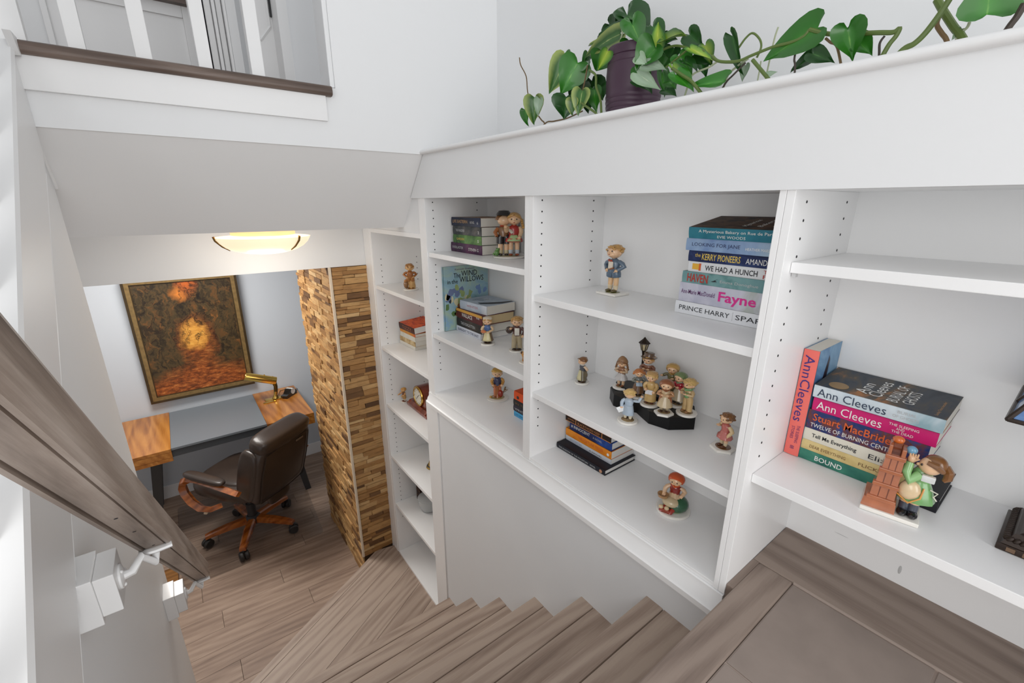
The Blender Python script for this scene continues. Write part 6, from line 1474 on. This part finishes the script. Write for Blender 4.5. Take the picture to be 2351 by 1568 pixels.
A2 = [((255, 258), (330, 545), 90, 'd', .97, 0, .3, .9), ((870, 195), (468, 440), 270, 'g', .95, 0, .08, 0.1), ((840, 400), (668, 522), 110, 'd', .98, 0, .2, .3), ((830, 385), (992, 452), 120, 'd', .95, 0, .25, .4), ((1085, 205), (1120, 445), 220, 'g', .94, 0, .35, .4),
      ((1150, 290), (1262, 400), 150, 'g', .95, 0, .2, .3), ((2085, 105), (2110, -190), 520, 'g', .94, 0, .05, 0.1), ((60, 330), (110, 470), 90, 'y', .98, 0, .2, .2), ((350, 470), (325, 590), 60, 'p', .98, 0, .2, .4), ((500, 540), (580, 515), 40, 'p', .95, 0, .1, .2), ((1900, 210), (1830, 290), 70, 'p', .97, 0, .2, .2)]
for (b_, t_, w_, k_, X_, dx_, fo, tw) in A2:
    put(pz2, b_, t_, w_, k_, X_, dx_, twist=tw, fold=fo, droop=0.08)
def stem(fn, pts, X, r, mt, dxs=None):
    P_ = []
    for i, q in enumerate(pts):
        p = fn(q, X + (dxs[i] if dxs else 0.0))
        if p.z < ZL+r and p.x > 0.83: p.z = ZL+r
        P_.append(p-O)
    for end in (0, -1):
        e_ = P_[end]
        if e_.z < 0.06 and e_.z <= min(P_[0].z, P_[-1].z)+1e-6:
            nb_ = P_[1] if end == 0 else P_[-2]
            dd = (e_-nb_); k_ = min(1.5, max(0.3, (e_.z-r)/max(0.01, abs(dd.z)))) if dd.z < 0 else 0.3
            ex = e_+dd*k_; ex.z = r
            if end == 0: P_.insert(0, ex)
            else: P_.append(ex)
    # smooth the path
    Q = []
    for i in range(len(P_)-1):
        p0, p1, p2, p3 = P_[max(i-1, 0)], P_[i], P_[i+1], P_[min(i+2, len(P_)-1)]
        for k in range(5):
            t = k/5; t2, t3 = t*t, t*t*t
            Q.append(0.5*((2*p1)+(-p0+p2)*t+(2*p0-5*p1+4*p2-p3)*t2+(-p0+3*p1-3*p2+p3)*t3))
    Q.append(P_[-1])
    return MB().tube(Q, r, 8).done('stem', mt, PL)
stem(pz1, [(1390, 440), (1480, 440), (1560, 500)], .97, 0.0022, STEMP); stem(pz1, [(1480, 620), (1560, 510), (1700, 450), (1840, 470), (1990, 500), (2130, 600), (2330, 610)], .97, 0.0026, STEM)
stem(pz1, [(1620, 660), (1720, 580), (1840, 480)], .96, 0.0022, STEM); stem(pz1, [(2130, 600), (2040, 660), (1900, 720), (1850, 800)], .96, 0.0020, STEMP)
stem(pz1, [(1060, 540), (1150, 440), (1190, 330), (1180, 260)], 1.0, 0.0020, STEMP); stem(pz1, [(1210, 460), (1210, 330)], 1.02, 0.0018, STEMD)
stem(pz1, [(870, 690), (930, 740), (935, 850), (975, 970), (985, 1095)], .96, 0.0030, STEM); stem(pz1, [(850, 640), (830, 760), (800, 900)], .97, 0.0018, STEMB); stem(pz1, [(790, 1010), (860, 1060), (925, 1105)], .95, 0.0030, STEM)
stem(pz1, [(182, 565), (195, 640), (248, 750), (262, 900), (295, 1035)], 1.05, 0.0018, STEMB); stem(pz1, [(370, 1140), (400, 1180), (430, 1215)], 1.02, 0.0022, STEMB); stem(pz1, [(285, 1100), (235, 1070)], 1.02, 0.0012, STEMD)
stem(pz1, [(1680, 670), (1780, 740), (1880, 810)], .93, 0.0035, STEM)
stem(pz1, [(430, 1215), (520, 1190), (650, 1160), (800, 1090)], 1.04, 0.0022, STEMB)
stem(pz2, [(110, 400), (160, 440), (290, 440), (390, 400), (540, 340), (690, 300), (770, 260), (810, 212)], .95, 0.0028, STEM)
stem(pz2, [(810, 212), (940, 243), (1100, 243), (1300, 235), (1410, 232), (1455, 205), (1430, 260), (1370, 338)], .95, 0.0036, STEM)
stem(pz2, [(1480, 358), (1560, 315), (1640, 240), (1740, 110), (1815, -5)], .94, 0.0042, STEM)
stem(pz2, [(1725, -5), (1760, 60), (1790, 110), (1850, 200), (1905, 268)], .97, 0.0050, STEM); stem(pz2, [(1742, 120), (1725, 180), (1760, 240), (1795, 292)], .96, 0.0030, STEMB)
stem(pz2, [(2355, 25), (2300, 120), (2238, 202)], .95, 0.0040, STEMD)
stem(pz2, [(300, 345), (350, 275), (400, 238), (450, 280), (462, 340), (430, 415)], .97, 0.0020, STEM); stem(pz2, [(200, 605), (230, 530), (300, 470), (370, 420)], .97, 0.0022, STEMP); stem(pz2, [(205, 600), (260, 540), (350, 450)], .96, 0.0018, STEMD)
stem(pz2, [(400, 430), (450, 490), (505, 556)], .95, 0.0034, STEM); stem(pz2, [(1350, 258), (1315, 310), (1310, 392)], .96, 0.0018, STEMD); stem(pz2, [(925, 275), (960, 305), (1010, 345)], .95, 0.0020, STEMB)
stem(pz2, [(710, 370), (700, 430), (705, 475)], .95, 0.0018, STEMD); stem(pz2, [(585, 195), (560, 270), (530, 400), (500, 540)], .99, 0.0016, STEMP); stem(pz2, [(1080, 205), (1110, 182), (1150, 178), (1150, 195)], .95, 0.0010, STEMD)
stem(pz2, [(440, 560), (455, 480), (460, 440)], .97, 0.0014, STEMP); stem(pz2, [(1880, 260), (1940, 200), (1960, 160)], .97, 0.0020, STEMP)
pcl = at_x(2043, 117, .96); pcl.z = ZL
cl = thing('adhesive_clip', 'small pale adhesive clip holding the vine on the ledge', 'clip', pcl)
MB().box(-0.012, 0.012, -0.016, 0.016, 0, 0.014, 0.002).done('body', P('pale_clip', (206, 208, 196), 0.4), cl)
MB().tube([(0, -0.012, 0.014), (0, 0, 0.021), (0, 0.012, 0.014)], 0.0025, 6).done('hook', P('pale_clip', (206, 208, 196), 0.4), cl)
finish_text()
